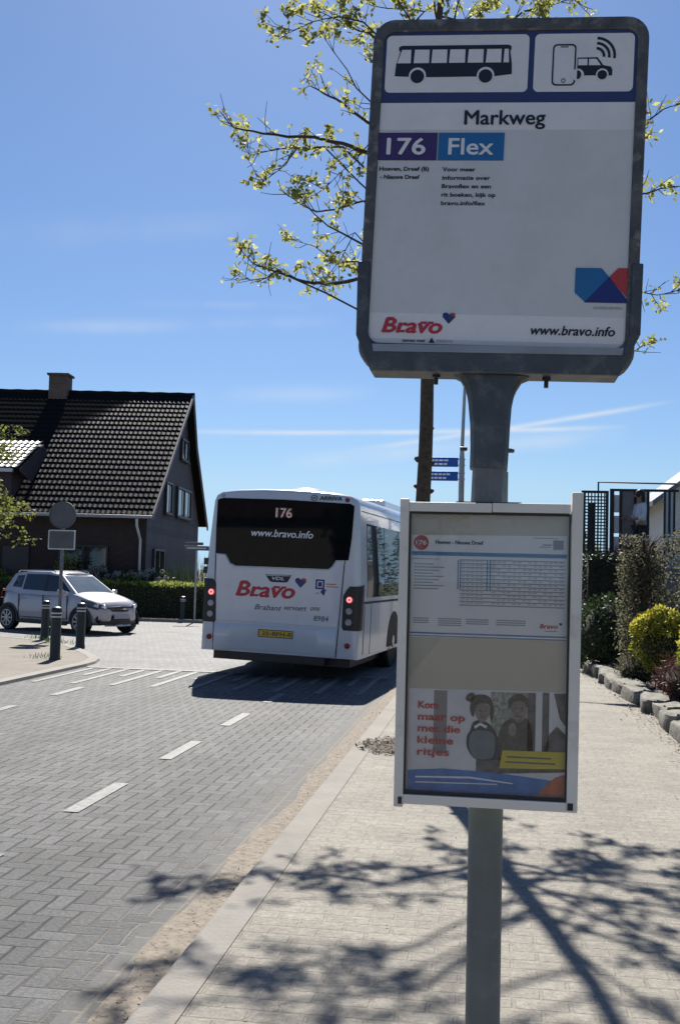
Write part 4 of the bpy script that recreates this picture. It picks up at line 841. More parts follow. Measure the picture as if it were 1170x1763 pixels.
limbpx(4.4, [(627,346),(590,357),(544,365),(518,352),(480,326)], -.9, .013)
limbpx(4.7, [(590,253),(511,255),(492,283),(462,306),(452,313)], -.2, .012)
limbpx(4.7, [(560,255),(500,255),(470,258),(430,268),(423,240)], .1, .009)
limbpx(6.2, [(630,53),(617,53),(571,30),(505,0)], .4, .014)
limbpx(6.2, [(625,38),(584,29),(557,33),(505,52),(485,49)], -.3, .010)
limbpx(3.9, [(620,450),(577,451),(541,424),(495,410)], .9, .012)
limbpx(4.1, [(610,400),(585,450),(560,480),(548,497)], .5, .007)
limbpx(4.2, [(640,240),(610,280),(590,293),(557,326)], -.4, .009)
limbpx(4.5, [(1040,240),(1112,210),(1141,188),(1175,178)], -.3, .015)
limbpx(4.2, [(1040,330),(1112,333),(1150,320),(1185,322)], .5, .014)
limbpx(3.9, [(1000,470),(1090,500),(1130,508),(1165,500)], .1, .011)
limbpx(3.85, [(980,560),(1080,610),(1110,590)], .7, .009)
limbpx(5.6, [(720,60),(690,10),(670,-30)], .3, .016); limbpx(5.9, [(780,40),(790,0),(800,-40)], -.6, .016); limbpx(5.9, [(850,60),(900,20),(960,5),(1010,-5)], .5, .016)
limbpx(5.6, [(900,80),(925,30),(940,-10)], -.2, .012); limbpx(5.8, [(700,60),(730,20),(640,10),(600,-20)], .8, .012)
for z0, a, ln in ((3.85,1.2,1.7),(3.8,2.1,1.5),(3.85,.4,1.9),(3.75,-.3,1.8),(3.8,1.7,2.2),(3.9,.9,2.1),(4.0,-.8,1.7),(4.1,2.6,1.5),(4.3,.1,2.2),(4.5,1.3,2.1),(4.7,-.5,2.0)):
    z0 += .45*max(0, math.sin(a)); b = trunk_at(z0); d = Vector((math.cos(a)*.75, math.sin(a), .16))
    limbs.append(([b, b+d*ln*.35+Vector((0,0,.02)), b+d*ln*.7+Vector((0,0,.05)), b+d*ln+Vector((0,0,.2))], .020))
for k in range(13):                                      # the rest of the crown, hidden behind the sign or above the picture
    z0 = 4.2+4.5*k/13+rng.uniform(-.1,.2); a = k*2.4+.4; ln = 2.1*(1-.07*k)*rng.uniform(.75,1.1); r0 = .022*(1-.045*k)
    b = trunk_at(z0); d = Vector((math.cos(a), math.sin(a)*1.1, .35))
    limbs.append(([b, b+d*ln*.35+Vector((0,0,-.05)), b+d*ln*.7+Vector((0,0,.1)), b+d*ln+Vector((0,0,.4))], r0*.85))
fol = MB(); nb = 0
for pts, r0 in limbs:
    m = MB(); w_ = wobble(pts, 3, .05); n = len(w_); m.tube(w_, [max(.0035, r0*(1-.85*i/(n-1))) for i in range(n)], 6)
    tips = [(w_[-1], 1.)]
    for i in range(3, n):
        for _ in range(2):
            if rng.random() < .72:
                p = w_[i].lerp(w_[i-1], rng.random()); t = (w_[i]-w_[i-1]).normalized()
                d = (t*.8+rv(.9)+Vector((0,0,.25))).normalized(); ln = rng.uniform(.10,.32)
                q1 = p+d*ln*.5+rv(.02); q2 = p+d*ln+Vector((0,0,rng.uniform(-.02,.06)))
                m.tube([p,q1,q2], [.0042,.0034,.0022], 4); tips.append((q2,.9)); tips.append((q1,.5))
    m.build('branch', 'twig', tree, smooth=True); nb += 1
    for p, k in tips:
        hid = p.z > 6.9 or (-.35 < p.x < 1.0 and p.z > 4.1 and p.y > -.6)
        if rng.random() < (.75 if hid else .34):
            leaves_on(fol, p, int(rng.uniform(7,17)*k*(1.5 if hid else 1))+2, .075, .043, .073, .15)
        elif rng.random() < .35: leaves_on(fol, p, 3, .03, .03, .05, .1)
fol.build('crown', 'leafy', tree)
sheet('tree_pit', [(TX+.06+(.52+.10*mn.noise(Vector((k*.7,2,0))))*math.cos(k*.2618), TY+(.52+.14*mn.noise(Vector((k*.9,5,0))))*math.sin(k*.2618)) for k in range(24)], .0625, 'pit')
# leaf litter in the tree pit and along the gutter
m = MB()
for _ in range(1500):
    a = rng.uniform(0,6.3); r = rng.random()**.6
    m.blade(Vector((max(-1.2, TX+.04+.60*r*math.cos(a)), TY-.0+.62*r*math.sin(a), .064+rng.random()*.03*(1-r))), Vector((rng.uniform(-1,1),rng.uniform(-1,1),.15)), Vector((0,0,1)), rng.uniform(.012,.03), rng.uniform(.02,.055))
for _ in range(420):
    y = rng.uniform(1.5,14)**1; m.blade(Vector((rng.gauss(-1.30,.05), y, .012+rng.random()*.012)), Vector((rng.uniform(-1,1),rng.uniform(-1,1),.2)), Vector((0,0,1)), rng.uniform(.004,.013), rng.uniform(.008,.028))
for _ in range(260): m.blade(Vector((rng.uniform(-1.0,1.8), rng.uniform(2,20), .062+rng.random()*.006)), Vector((rng.uniform(-1,1),rng.uniform(-1,1),.12)), Vector((0,0,1)), rng.uniform(.006,.014), rng.uniform(.012,.03))
for _ in range(1100):
    y = rng.uniform(9,24); m.blade(Vector((1.90-.02*max(0,y-12)-abs(rng.gauss(0,.12)), y, .063+rng.random()*.015)), Vector((rng.uniform(-1,1),rng.uniform(-1,1),.2)), Vector((0,0,1)), rng.uniform(.012,.03), rng.uniform(.02,.05))
struct(m.build('leaf_litter', 'litter'), 'stuff')

# ------------------------------------------------------------------ street lamp and direction signs
lp = thing('street_lamp', 'slim grey street lamp post standing between bus and bus stop', 'street lamp', (-.66, 22, .05))
m = MB(); m.tube([(0,0,-.2),(.0,0,1.2),(.0,0,3.9)], [.062,.060,.056], 14); m.tube([(0,0,3.9),(0,0,4.15),(.03,0,5.4),(.06,0,6.5)], [.056,.038,.030,.026], 12); m.build('post', 'lamp', lp, smooth=True)
m = MB(); m.tube([(.06,0,6.45),(.09,-.05,6.75),(.3,-.15,6.95),(.9,-.3,7.0)], .028, 8); m.build('arm', 'lamp', lp, smooth=True)
m = MB(); m.loft([[(.8+.3*a*.3,-.29+.06*b,6.99+.02*c) for a,b,c in ((0,-1,-1),(0,1,-1),(0,1,1),(0,-1,1))],[(1.1,-.36+.14*b,6.99+.05*c) for b,c in ((-1,-1),(1,-1),(1,1),(-1,1))],[(1.5,-.45+.12*b,7.0+.035*c) for b,c in ((-1,-1),(1,-1),(1,1),(-1,1))]]); m.build('lamp_head', 'lamp', lp, smooth='fix', bevel=.02)
for nm, zc, lab in (('direction_sign',3.90,'upper small blue direction sign on the grey lamp post'),('direction_sign',3.62,'lower small blue direction sign on the grey lamp post')):
    ds = thing(nm, lab, 'direction sign', (-.66,21.93,zc), 0, 'blue direction signs on the lamp post')
    m = MB(); m.b6(-.80,-.07,-.012,.012,-.095,.095); m.build('plate', 'blue', ds, bevel=.004)
    m = MB()
    for z in (.035,-.04):
        x = -.72
        while x < -.3:
            w_ = rng.uniform(.05,.09); m.b6(x, x+w_, -.0145, -.0125, z-.018, z+.018); x += w_+.018
    m.build('print', 'white', ds)
    m = MB(); m.b6(-.075,.07,-.005,.02,-.07,-.05); m.b6(-.075,.07,-.005,.02,.05,.07); m.build('clamp', 'zinc', ds)

# ------------------------------------------------------------------ bollards and signs across the street
def bollard(h):
    b = thing('bollard', 'x', 'bollard')
    m = MB(); m.lathe([(.098,-.1),(.098,.02),(.088,.05),(.088,h-.22)], 20); m.lathe([(.088,h-.10),(.092,h-.095),(.092,h-.06),(.075,h-.02),(.04,h-.003),(0,h)], 20); m.lathe([(.086,h-.22),(.086,h-.10)], 20); m.build('post', 'bollard', b, smooth='fix')
    for z in (h-.115,h-.175):
        m = MB(); m.lathe([(.0875,-.012),(.0895,-.012),(.0895,.012),(.0875,.012)], 20, (0,0,z), cap=False); m.build('reflective_band', 'band', b, smooth='fix')
    return b
b0 = bollard(.90)
for k, (x, y, hs_, lab) in enumerate(((-7.33,17.9,1,'dark green bollard nearest the street on the corner, standing in front of the others'),(-9.5,22.6,.93,'dark green bollard half hidden behind the nearest one by the sign pole'),(-8.07,20.96,.97,'dark green bollard beside the rounded kerb in front of the car wheel'),(-9.38,32.75,.83,'dark bollard standing alone before the long clipped hedge'))):
    o = b0 if k == 0 else copy_tree(b0)
    o.location = (x,y,.044); o.scale = (1,1,hs_); o['label'] = lab; o['group'] = 'bollards across the street'
ts = thing('traffic_sign', 'grey back of a round road sign with square plate on a pole', 'road sign', (-9.35,23.0,.044), R(4))
m = MB(); m.tube([(0,0,-.2),(0,0,2.98)], .038, 12); m.build('post', 'galv', ts, smooth=True)
m = MB(); m.lathe([(.0,-.012),(.285,-.012),(.30,-.02),(.30,.016),(.29,.016),(.285,.0),(0,.0)], 32, (0,-.055,2.70), axis='Y'); m.build('round_plate', 'signback', ts, smooth='fix')
pt = MB(); pt.b6(-.28,.28,-.06,-.045,1.96,2.35); pt = pt.build('square_plate', 'signback', ts); m = MB(); m.ring(rrect(-.30,.30,1.94,2.37,.03), rrect(-.275,.275,1.965,2.345,.02), -.066, -.04); m.build('plate_rim', 'signrim', pt)
m = MB(); m.b6(-.16,.16,-.05,-.035,2.60,2.63); m.b6(-.16,.16,-.05,-.035,2.78,2.81); m.b6(-.1,.1,-.044,-.03,2.05,2.08); m.build('bracket', 'zinc', ts)
sn = thing('street_name_sign', 'small dark street name plate on a thin pale pole by hedge', 'street sign', (-9.0,32.75,.08), R(10))
m = MB(); m.tube([(0,0,-.2),(0,0,2.25)], .035, 10); m.build('post', 'zinc', sn, smooth=True)
pl_ = MB(); pl_.b6(-.38,.38,-.05,-.035,2.12,2.26); pl_.b6(-.36,.2,-.05,-.035,2.28,2.37); pl_ = pl_.build('name_plate', 'signback', sn, bevel=.004)
m = MB(); m.b6(-.3,.3,-.053,-.0505,2.17,2.21); m.build('print', 'signrim', pl_)
# weeds round the bollards
m = MB()
for cx, cy in ((-7.6,18.0),(-9.3,22.3),(-8.7,21.4),(-9.7,22.7),(-8.9,21.6)):
    for _ in range(45): m.blade(Vector((cx+rng.gauss(0,.16),cy+rng.gauss(0,.12),.044)), Vector((rng.gauss(0,.4),rng.gauss(0,.4),1)), rv(), .014, rng.uniform(.04,.15))
struct(m.build('weeds', 'grass'), 'stuff')

# ------------------------------------------------------------------ hedge, garden and house across the street
hg = thing('clipped_hedge', 'long low clipped green hedge with bright yellow green top', 'hedge', (0,-.45,.06))
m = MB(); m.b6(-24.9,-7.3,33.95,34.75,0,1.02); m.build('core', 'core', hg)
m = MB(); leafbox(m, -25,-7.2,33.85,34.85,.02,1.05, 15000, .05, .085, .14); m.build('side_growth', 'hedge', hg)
m = MB(); leafbox(m, -25,-7.2,33.82,34.88,1.0,1.10, 5200, .05, .085, .10); m.build('top_growth', 'hedgey', hg)
def shrub(name, lab, cat, loc, rad, n, w_, l, mats, group=None, core=True, seed=1, zmin=-.75, lo=.72):
    s_ = thing(name, lab, cat, loc, 0, group)
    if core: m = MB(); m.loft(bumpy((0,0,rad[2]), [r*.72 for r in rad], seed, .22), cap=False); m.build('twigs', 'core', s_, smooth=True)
    m = MB(); leafball(m, (0,0,rad[2]), rad, n, w_, l, lo, seed, zmin); m.build('foliage', mats, s_)
    return s_
for k, (x, y, r, lab) in enumerate(((-12.9,34.75,.72,'tall pale flowering shrub next to the yellow green bush'),(-11.9,34.7,.66,'low pale flowering shrub in the middle of the flower bed'),(-10.95,34.75,.70,'pale flowering shrub nearest the house corner'))):
    s_ = shrub('flowering_shrub', lab, 'shrub', (x,y,.2), (r,.5,r*.98), 900, .07, .11, 'bay', 'flowering shrubs behind the hedge', True, k+3)
    m = MB()
    for _ in range(26):
        d = rv(); d.z = abs(d.z)*.9+.1; d.y = -abs(d.y); d.normalize(); c = Vector((d.x*r, d.y*.5, r*.98+d.z*r*.98))
        for _q in range(26): m.blade(c+rv(.07), rv(), rv(), .05, .06)
    m.build('blossom', 'petal', s_)
shrub('garden_bush', 'loose yellow green bush between the car roof and house', 'bush', (-13.9,34.75,.1), (.5,.45,.95), 1100, .06, .10, 'leafy2', seed=9)
shrub('garden_bush', 'bright green low bush peeking over the hedge right of the car', 'bush', (-11.6,34.5,.3), (.75,.4,.55), 900, .05, .08, 'hedgey', seed=12)
shrub('garden_bush', 'pale leafy bush over the hedge at the far left behind the car', 'bush', (-17.0,34.8,.2), (1.5,.5,.68), 1500, .06, .10, 'leafy2', seed=14)
pg = thing('ornamental_grass', 'tall upright dark ornamental grass against the house gable', 'plant', (-10.3,35.9,.06))
m = MB()
for _ in range(150): m.blade(Vector((rng.uniform(-.85,.85),rng.gauss(0,.2),.2)), Vector((rng.gauss(0,.10),rng.gauss(0,.1),1)), rv(), .035, rng.uniform(1.3,2.0))
m.build('blades', 'bay', pg)
bt = thing('leafy_tree', 'broad yellow green tree partly in view at the left edge', 'tree', (-14.7,28.4,.05))
m = MB(); m.tube([(0,0,-.1),(.05,0,1.4),(0,.05,2.6),(.1,0,4.2)], [.16,.12,.10,.04], 10)
fol = MB(); br_ = MB()
for k in range(80):
    a = rng.uniform(0,6.28); z0 = rng.uniform(1.9,4.6); b = Vector((0,0,z0)); ln = rng.uniform(1.2,2.35)*(1 if z0 < 3.6 else .8)
    e = b+Vector((math.cos(a)*ln, math.sin(a)*ln*.8, rng.uniform(-.4,1.1))); w_ = wobble([b, b.lerp(e,.5)+Vector((0,0,.25)), e], 3, .05)
    br_.tube(w_, [.03-.026*i/6 for i in range(7)], 5)
    for q in w_[2:]:
        for _ in range(3): leaves_on(fol, q+rv(.25), 13, .17, .07, .12, .35)
m.build('trunk', 'bark', bt, smooth=True); br_.build('branches', 'twig', bt); fol.build('crown', 'leafy3', bt)

# house: local x runs left-right along the ridge (0 = right verge), y runs back from the front eaves
TH = R(6.1)
hs_ = thing('brick_house', 'dark brick house with steep black tiled roof and grey gable', 'house', (-11.22,35.34,0), TH)
HL, D1, ZE, ZR, D2 = 12.5, 7.13, 3.37, 8.54, 4.6
def roof_mesh(x0, x1, y0, z0, y1, z1, mat, par, name='roof', col=.2, row=.39, amp=.028, skew=0.):
    """courses of pantiles: a wave across, a step at each course; y0,z0 eaves -> y1,z1 ridge"""
    ln = math.hypot(y1-y0, z1-z0); ny, nz = -(z1-z0)/ln, (y1-y0)/ln
    if nz < 0: ny, nz = -ny, -nz
    nr = int(ln/row); nc = int((x1-x0)/col); seg = 8; m = MB()
    for r in range(nr):
        rows = []
        for e in (0,1):
            t = (r+e*1.08)/nr; lift = .034*(1-e)+.004; rg = []
            for c in range(nc*seg+1):
                x = x0+(x1-x0)*c/(nc*seg); ph = (c % seg)/seg
                h = lift+amp*(.5+.5*math.cos(2*math.pi*ph))**2.2 + .004*mn.noise(Vector((c//seg*1.3, r*2.1, 0)))
                rg.append((x+skew*t, y0+(y1-y0)*t+ny*h, z0+(z1-z0)*t+nz*h))
            rows.append(rg)
        # front edge of the course
        low = [(p[0], p[1]-ny*.03, p[2]-nz*.03) for p in rows[0]]
        m.loft([low, rows[0], rows[1]], cap=False, closed=False)
    return m.build(name, mat, par, smooth=True)
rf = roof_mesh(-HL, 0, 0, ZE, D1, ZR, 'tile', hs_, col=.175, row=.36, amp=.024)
m = MB(); m.add([(-HL,D1+D2,ZE+.1),(0,D1+D2,ZE+.1),(0,D1+1.2,ZR-2.0),(0,D1,ZR),(-HL,D1,ZR),(-HL,D1+1.2,ZR-2.0)], [(0,1,2,5),(5,2,3,4)])
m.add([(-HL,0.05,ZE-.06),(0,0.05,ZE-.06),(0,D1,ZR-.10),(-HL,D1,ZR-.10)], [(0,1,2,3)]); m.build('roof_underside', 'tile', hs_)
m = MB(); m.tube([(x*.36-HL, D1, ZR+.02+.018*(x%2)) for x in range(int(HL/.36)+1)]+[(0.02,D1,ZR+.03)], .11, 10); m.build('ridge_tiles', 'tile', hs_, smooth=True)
m = MB(); n2 = 7
for A, B in (((.02,-.12,ZE-.14),(.02,D1,ZR-.10)),((.02,D1+.02,ZR-.10),(.02,D1+1.25,ZR-2.1)),((.02,D1+1.25,ZR-2.1),(.02,D1+D2+.1,ZE-.05))):
    a, b = Vector(A), Vector(B); m.add([a,b,b+Vector((0,0,.19)),a+Vector((0,0,.19)),a-Vector((.06,0,0)),b-Vector((.06,0,0)),b+Vector((-.06,0,.19)),a+Vector((-.06,0,.19))], [(0,1,2,3),(7,6,5,4),(0,4,5,1),(1,5,6,2),(2,6,7,3),(3,7,4,0)])
m.build('verge_board', 'wood_g', hs_)
GX = -.34; YB = D1+D2-.4; XL = -HL+.3
for nm, mt_, q in (('gable_wall','brickg',[(GX,.55,0),(GX,YB,0),(GX,YB,ZE+.15),(GX,.55,ZE+.15)]),('gable_wall','brickg',[(XL,YB,0),(XL,.55,0),(XL,.55,ZE+.15),(XL,YB,ZE+.15)]),
                   ('wall','brickd',[(XL,.55,0),(GX,.55,0),(GX,.55,ZE+.25),(XL,.55,ZE+.25)]),('wall','brickd',[(GX,YB,0),(XL,YB,0),(XL,YB,ZE+.1),(GX,YB,ZE+.1)])):
    m = MB(); m.add(q, [(0,1,2,3)]); m.build(nm, mt_, hs_)
m = MB(); m.prism([(.5,ZE+.1),(D1+D2-.35,ZE+.1),(D1+1.2,ZR-2.2),(D1,ZR-.16)], 0, .05); m.v = [(GX+.02-y, x, z) for x, y, z in m.v]; m.build('gable_cladding', 'board_d', hs_)
m = MB()
for x0, x1 in ((.35,1.0),): m.b6(-HL,-.02,-.14,-.02,ZE-.11,ZE+.0); m.build('gutter', 'zinc', hs_, bevel=.02)
m = MB(); m.tube([(-.55,-.08,ZE-.12),(-.55,-.05,ZE-.35),(-.52,.45,ZE-.8),(-.52,.47,.1)], .045, 10); m.build('downpipe', 'frame_w', hs_, smooth=True)
def win(par, ax, u0, u1, z0, z1, plane, mull=(), out=1, fmat='frame_d', nm='window', curtain=True):
    """framed window; ax 'x' = on the gable (u runs along y), 'y' = on the front (u runs along x)"""
    def put(m):
        if ax == 'l': m.v = [(plane+y, x, z) for x, y, z in m.v]
        elif ax == 'x': m.v = [(plane-y, x, z) for x, y, z in m.v]
        else: m.v = [(x, plane+y, z) for x, y, z in m.v]
        return m
    f = MB(); t = .07; f.ring(rc(u0,u1,z0,z1), rc(u0+t,u1-t,z0+t,z1-t), -.05, .06)
    for k in mull: f.b6(k-.035,k+.035,-.045,.05,z0+t,z1-t)
    f = put(f).build(nm, fmat, par, smooth='fix')
    g = MB(); g.b6(u0+t,u1-t,.02,.03,z0+t,z1-t); put(g).build('pane', 'pane_d', f)
    if curtain:
        us = [u0+t]+list(mull)+[u1-t]
        for a, b in zip(us, us[1:]):
            for c0 in (a+.08, b-.08-(b-a)*.24): c = MB(); c.b6(c0,c0+(b-a)*.24,.008,.014,z0+t+.05,z1-t-.03); put(c).build('curtain', 'curtain', f)
    s_ = MB(); s_.b6(u0-.08,u1+.08,-.10,.02,z0-.06,z0-.002); put(s_).build('sill', 'board_d', f)
    return f
GP = GX+.075
win(hs_, 'x', 3.3, 4.5, 3.62, 4.80, GP, ()); win(hs_, 'x', 5.6, 8.7, 3.62, 4.80, GP, (7.15,)); win(hs_, 'x', 6.2, 7.7, 5.9, 6.75, GP, (), curtain=True)
win(hs_, 'x', 1.6, 3.4, .9, 2.3, GX+.05, (2.5,), curtain=False)
win(hs_, 'y', -3.3, -1.6, .95, 2.35, .50, (-2.45,), curtain=False); win(hs_, 'y', -8.0, -5.6, .8, 2.4, .50, (-6.8,), fmat='frame_d')
dr = MB(); dr.b6(-5.2,-4.3,.47,.545,.05,2.25); dr = dr.build('door', 'frame_d', hs_, bevel=.01); m = MB(); m.lathe([(.02,0),(.02,.05),(.03,.06),(0,.08)], 8, (-4.42,.47,1.1), axis='Y'); m.build('handle', 'chrome', dr)
ch = MB(); ch.b6(-5.75,-5.02,D1-.45,D1+.3,ZR-1.2,ZR+.66); ch.b6(-5.82,-4.95,D1-.52,D1+.37,ZR+.661,ZR+.74); ch.b6(-5.6,-5.3,D1-.2,D1+.1,ZR+.741,ZR+.80); ch.build('chimney', 'brickc', hs_)
# front dormer with its paler roof
dm = MB(); dm.b6(-9.0,-4.95,.35,3.4,3.6,4.88); dm = dm.build('dormer', 'board_d', hs_)
roof_mesh(-9.2, -4.62, -.05, 4.86, 2.6, 6.05, 'tile2', dm, 'dormer_roof', .2, .36)
m = MB(); m.b6(-9.2,-4.8,-.12,.02,4.72,4.84); m.build('dormer_gutter', 'frame_w', dm); m = MB(); m.add([(-9.2,.0,4.80),(-4.6,.0,4.80),(-4.6,2.6,5.95),(-9.2,2.6,5.95)], [(0,1,2,3)]); m.build('dormer_soffit', 'frame_d', dm)
m = MB(); m.add([(-4.62,.0,4.80),(-4.62,2.6,6.0),(-4.62,3.4,5.6),(-4.62,1.8,4.4)], [(0,1,2,3)]); m.build('dormer_cheek', 'board_d', dm)

# ------------------------------------------------------------------ garden on the right of the footpath
stones = [(1.98,9.6),(2.02,10.55),(2.0,11.45),(2.03,12.35),(2.06,13.2),(2.0,14.1),(1.96,15.0),(1.92,15.9),(1.88,16.8),(1.83,17.7),(1.80,18.6),(1.76,19.5),(1.73,20.4)]
ordn = ['first','second','third','fourth','fifth','sixth','seventh','eighth','ninth','tenth','eleventh','twelfth','last']
for k, (x, y) in enumerate(stones):
    st = MB(); rr = (.16+.04*rng.random(), .50+.03*rng.random(), .13+.04*rng.random())
    
    rings_ = bumpy((0,0,0), (1,1,1), k+1, .5, 20, 14)
    sq = lambda v, e: math.copysign(min(1.1,abs(v))**e, v)
    st.loft([[(sq(x_,.42)*rr[0], sq(y_,.36)*rr[1], min(sq(z_,.36)*rr[2], rr[2]*(.82+.25*mn.noise(Vector((x_*2,y_*3,k)))))) for x_,y_,z_ in rg] for rg in rings_], cap=False); o = st.build('border_stone', 'stone', smooth=True)
    o.location = (x, y, .10); o.rotation_euler = (rng.uniform(-.08,.08), rng.uniform(-.12,.12), rng.uniform(-.10,.16))
    tag(o, 'rough mossy border stone along the footpath, %s in the row from the near end' % ordn[k], 'stone', 'border stones along the garden')
def block(name, lab, x0, x1, y0, y1, h, n, mat, w_=.04, l=.07, core=.09, cat='hedge'):
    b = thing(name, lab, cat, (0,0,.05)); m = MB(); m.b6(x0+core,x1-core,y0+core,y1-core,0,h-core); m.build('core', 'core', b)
    m = MB(); leafbox(m, x0,x1,y0,y1,.02,h, n, w_, l, .13); m.build('foliage', mat, b); return b
block('clipped_yew', 'dark tall clipped yew block behind the timetable case below the lattice', 1.75,3.2,21.9,23.6,2.08, 5200, 'dark')
shrub('round_shrub', 'dark rounded evergreen shrub with glossy lighter top beside the stones', 'shrub', (1.93,19.5,.02), (.52,.75,.66), 2600, .045, .075, 'bay', seed=21, lo=.85)
# espaliered beech screen: stems, trained rods and dry leaves
def espalier(lab, x0, y0, x1, y1, h, n):
    e = thing('trained_hedge', lab, 'hedge', (0,0,.05), 0, 'trained beech screens in the garden')
    a, b = Vector((x0,y0,0)), Vector((x1,y1,0)); L = (b-a).length; t = (b-a)/L; q = Vector((-t.y,t.x,0))
    m = MB(); m.tube([a.lerp(b,.5)+Vector((0,0,-.1)), a.lerp(b,.52)+Vector((0,0,h*.5)), a.lerp(b,.5)+Vector((0,0,h*.97))], [.055,.045,.02], 8); m.build('trunk', 'bark', e, smooth=True)
    m = MB()
    for k in range(230):
        s0 = .5+rng.gauss(0,.02); z0 = rng.uniform(.2,h*.85); s1 = rng.uniform(.02,.98); z1 = min(h, z0+rng.uniform(-.1,.7)); f = rng.uniform(-.26,.26)
        p = a+t*L*s0+Vector((0,0,z0)); r_ = a+t*L*s1+q*f+Vector((0,0,z1)); m.tube([p, p.lerp(r_,.5)+Vector((0,0,.08)), r_], [.012,.008,.004], 4)
    m.build('rods', 'twig', e)
    m = MB()
    for _ in range(n):
        s0 = rng.random(); z = rng.uniform(.08,h+.03*rng.random()); f = rng.uniform(-.30,.30)
        p = a+t*L*s0+q*f+Vector((0,0,z))
        if mn.noise(p*2.4) < -.22: continue
        m.blade(p, rv()+q*.2, rv(), .035*rng.uniform(.6,1.2), .055*rng.uniform(.6,1.2))
    m.build('foliage', 'brown', e)
espalier('trained hedge panel with bare stem beside the dark round shrub, farthest left', 1.92,17.4, 2.62,17.15, 2.28, 8200)
espalier('trained hedge panel with bare stem behind the golden shrub', 2.66,17.1, 3.55,16.8, 2.36, 8600)
espalier('trained hedge panel farthest into the garden, at the picture edge', 3.6,16.8, 4.6,16.5, 2.3, 3000)
block('garden_hedge', 'dark clipped hedge deep in the garden below the terrace', 3.3,5.6,18.2,19.4,2.0, 3500, 'dark')
for x, y, r, h, lab, sd_ in ((2.34,16.15,.37,.42,'rounded golden yellow shrub beside the trained hedge',31),(2.62,13.6,.42,.42,'golden yellow shrub cut off by the right edge',33)):
    s_ = thing('golden_shrub', lab, 'shrub', (x,y,.05), 0, 'golden shrubs by the border stones')
    m = MB(); m.loft(bumpy((0,0,.74), (r*.72,r*.72,h*.72), sd_, .2), cap=False); m.build('twigs', 'core', s_, smooth=True)
    m = MB(); leafball(m, (0,0,.74), (r,r,h), 1700, .032, .055, .82, sd_, -.95); m.build('inner_foliage', 'ygr', s_)
    m = MB(); leafball(m, (0,0,.80), (r*1.0,r*1.0,h*.95), 1500, .034, .055, .92, sd_, .05); m.build('new_growth', 'yel', s_)
    m = MB()
    for k in range(5): m.tube([(rng.gauss(0,.04),rng.gauss(0,.04),-.1),(rng.gauss(0,.1),rng.gauss(0,.1),.7)], [.014,.01], 6)
    m.build('stems', 'twig', s_)
shrub('maroon_shrub', 'low maroon leaved shrub below the golden shrubs', 'shrub', (2.5,14.5,.05), (.42,.7,.34), 1500, .018, .10, 'maroon', seed=41, lo=.55)
shrub('heather_clump', 'low brown twiggy clump at the foot of the farther hedge panel', 'plant', (2.12,16.75,.05), (.3,.35,.25), 1100, .018, .07, 'brown', seed=43, lo=.55)

# ------------------------------------------------------------------ garage with roof terrace, lattice, railing, person
ga = thing('garage', 'low flat roofed garage carrying the roof terrace behind the garden', 'garage', (2.1,26.9,0))
m = MB(); m.b6(0,4.6,0,4.6,0,2.05); m.build('wall', 'render_w', ga); m = MB(); m.b6(-.08,4.68,-.08,4.68,2.051,2.2); m.build('roof', 'zinc', ga, bevel=.01)
m = MB(); m.b6(.4,2.8,-.04,-.003,.05,1.95); m.build('door', 'wood_g', ga)
lt = thing('lattice_screen', 'dark square lattice screen standing at the left end of the terrace', 'trellis', (2.08,26.6,0))
m = MB()
for x in (0,.56): m.b6(x-.035,x+.035,-.035,.035,0,3.72)
m.b6(-.035,.595,-.03,.03,3.68,3.74); m.build('posts', 'iron', lt)
m = MB()
for k in range(7): m.b6(.035+k*.075,.065+k*.075,-.012,-.002,.9,3.68)
for k in range(36): m.b6(.03,.53,.0,.010,.92+k*.076,.95+k*.076)
m.build('lattice', 'iron', lt)
m = MB(); m.b6(.13,.30,.03,.05,1.0,3.45); m.build('backing_board', 'iron', lt)
rl = thing('terrace_railing', 'black iron rail frame running high above the terrace', 'railing', (2.42,26.45,0))
m = MB(); m.tube([(0,0,1.0),(0,0,3.93),(2.2,0,3.91),(4.4,0,3.90)], .024, 6); m.tube([(4.4,0,3.9),(4.4,0,2.2)], .024, 6); m.build('frame', 'iron', rl)
sp_ = thing('privacy_screen', 'pale slatted privacy screen with dark uprights on the terrace', 'screen', (2.74,26.95,2.2))
m = MB()
for x, w_ in ((.0,.10),(.22,.07),(.56,.06),(.74,.05),(.86,.06),(1.25,.05),(1.36,.05),(1.47,.05)): m.b6(x,x+w_,-.03,.03,0,1.60)
m.b6(0,1.6,-.025,.025,1.56,1.62); m.build('uprights', 'iron', sp_)
m = MB()
for x0, x1 in ((.10,.22),): 
    for k in range(3): m.b6(x0,x1,-.015,.015,.05+k*.5,.47+k*.5)
for x0, x1 in ((.62,.74),(.79,.86),(1.30,1.36),(1.41,1.47)): m.b6(x0,x1,-.012,.012,.04,1.56)
m.build('pale_slats', 'screen', sp_)
m = MB(); m.b6(.29,.56,-.012,.012,.04,1.56); m.build('grey_slats', 'wood_g', sp_)
tb = thing('terrace_planter', 'dark low planter on the terrace edge in front of the person', 'planter', (3.35,26.35,2.2))
m = MB(); m.b6(-.35,.35,-.15,.15,.0,.2); m.b6(-.38,.38,-.18,.18,.2,.24); m.build('box', 'iron', tb, bevel=.01)
shrub('terrace_plant', 'reddish brown bush growing at the terrace edge beside the lattice', 'bush', (2.95,25.9,1.75), (.55,.3,.32), 900, .04, .07, 'maroon', seed=51)
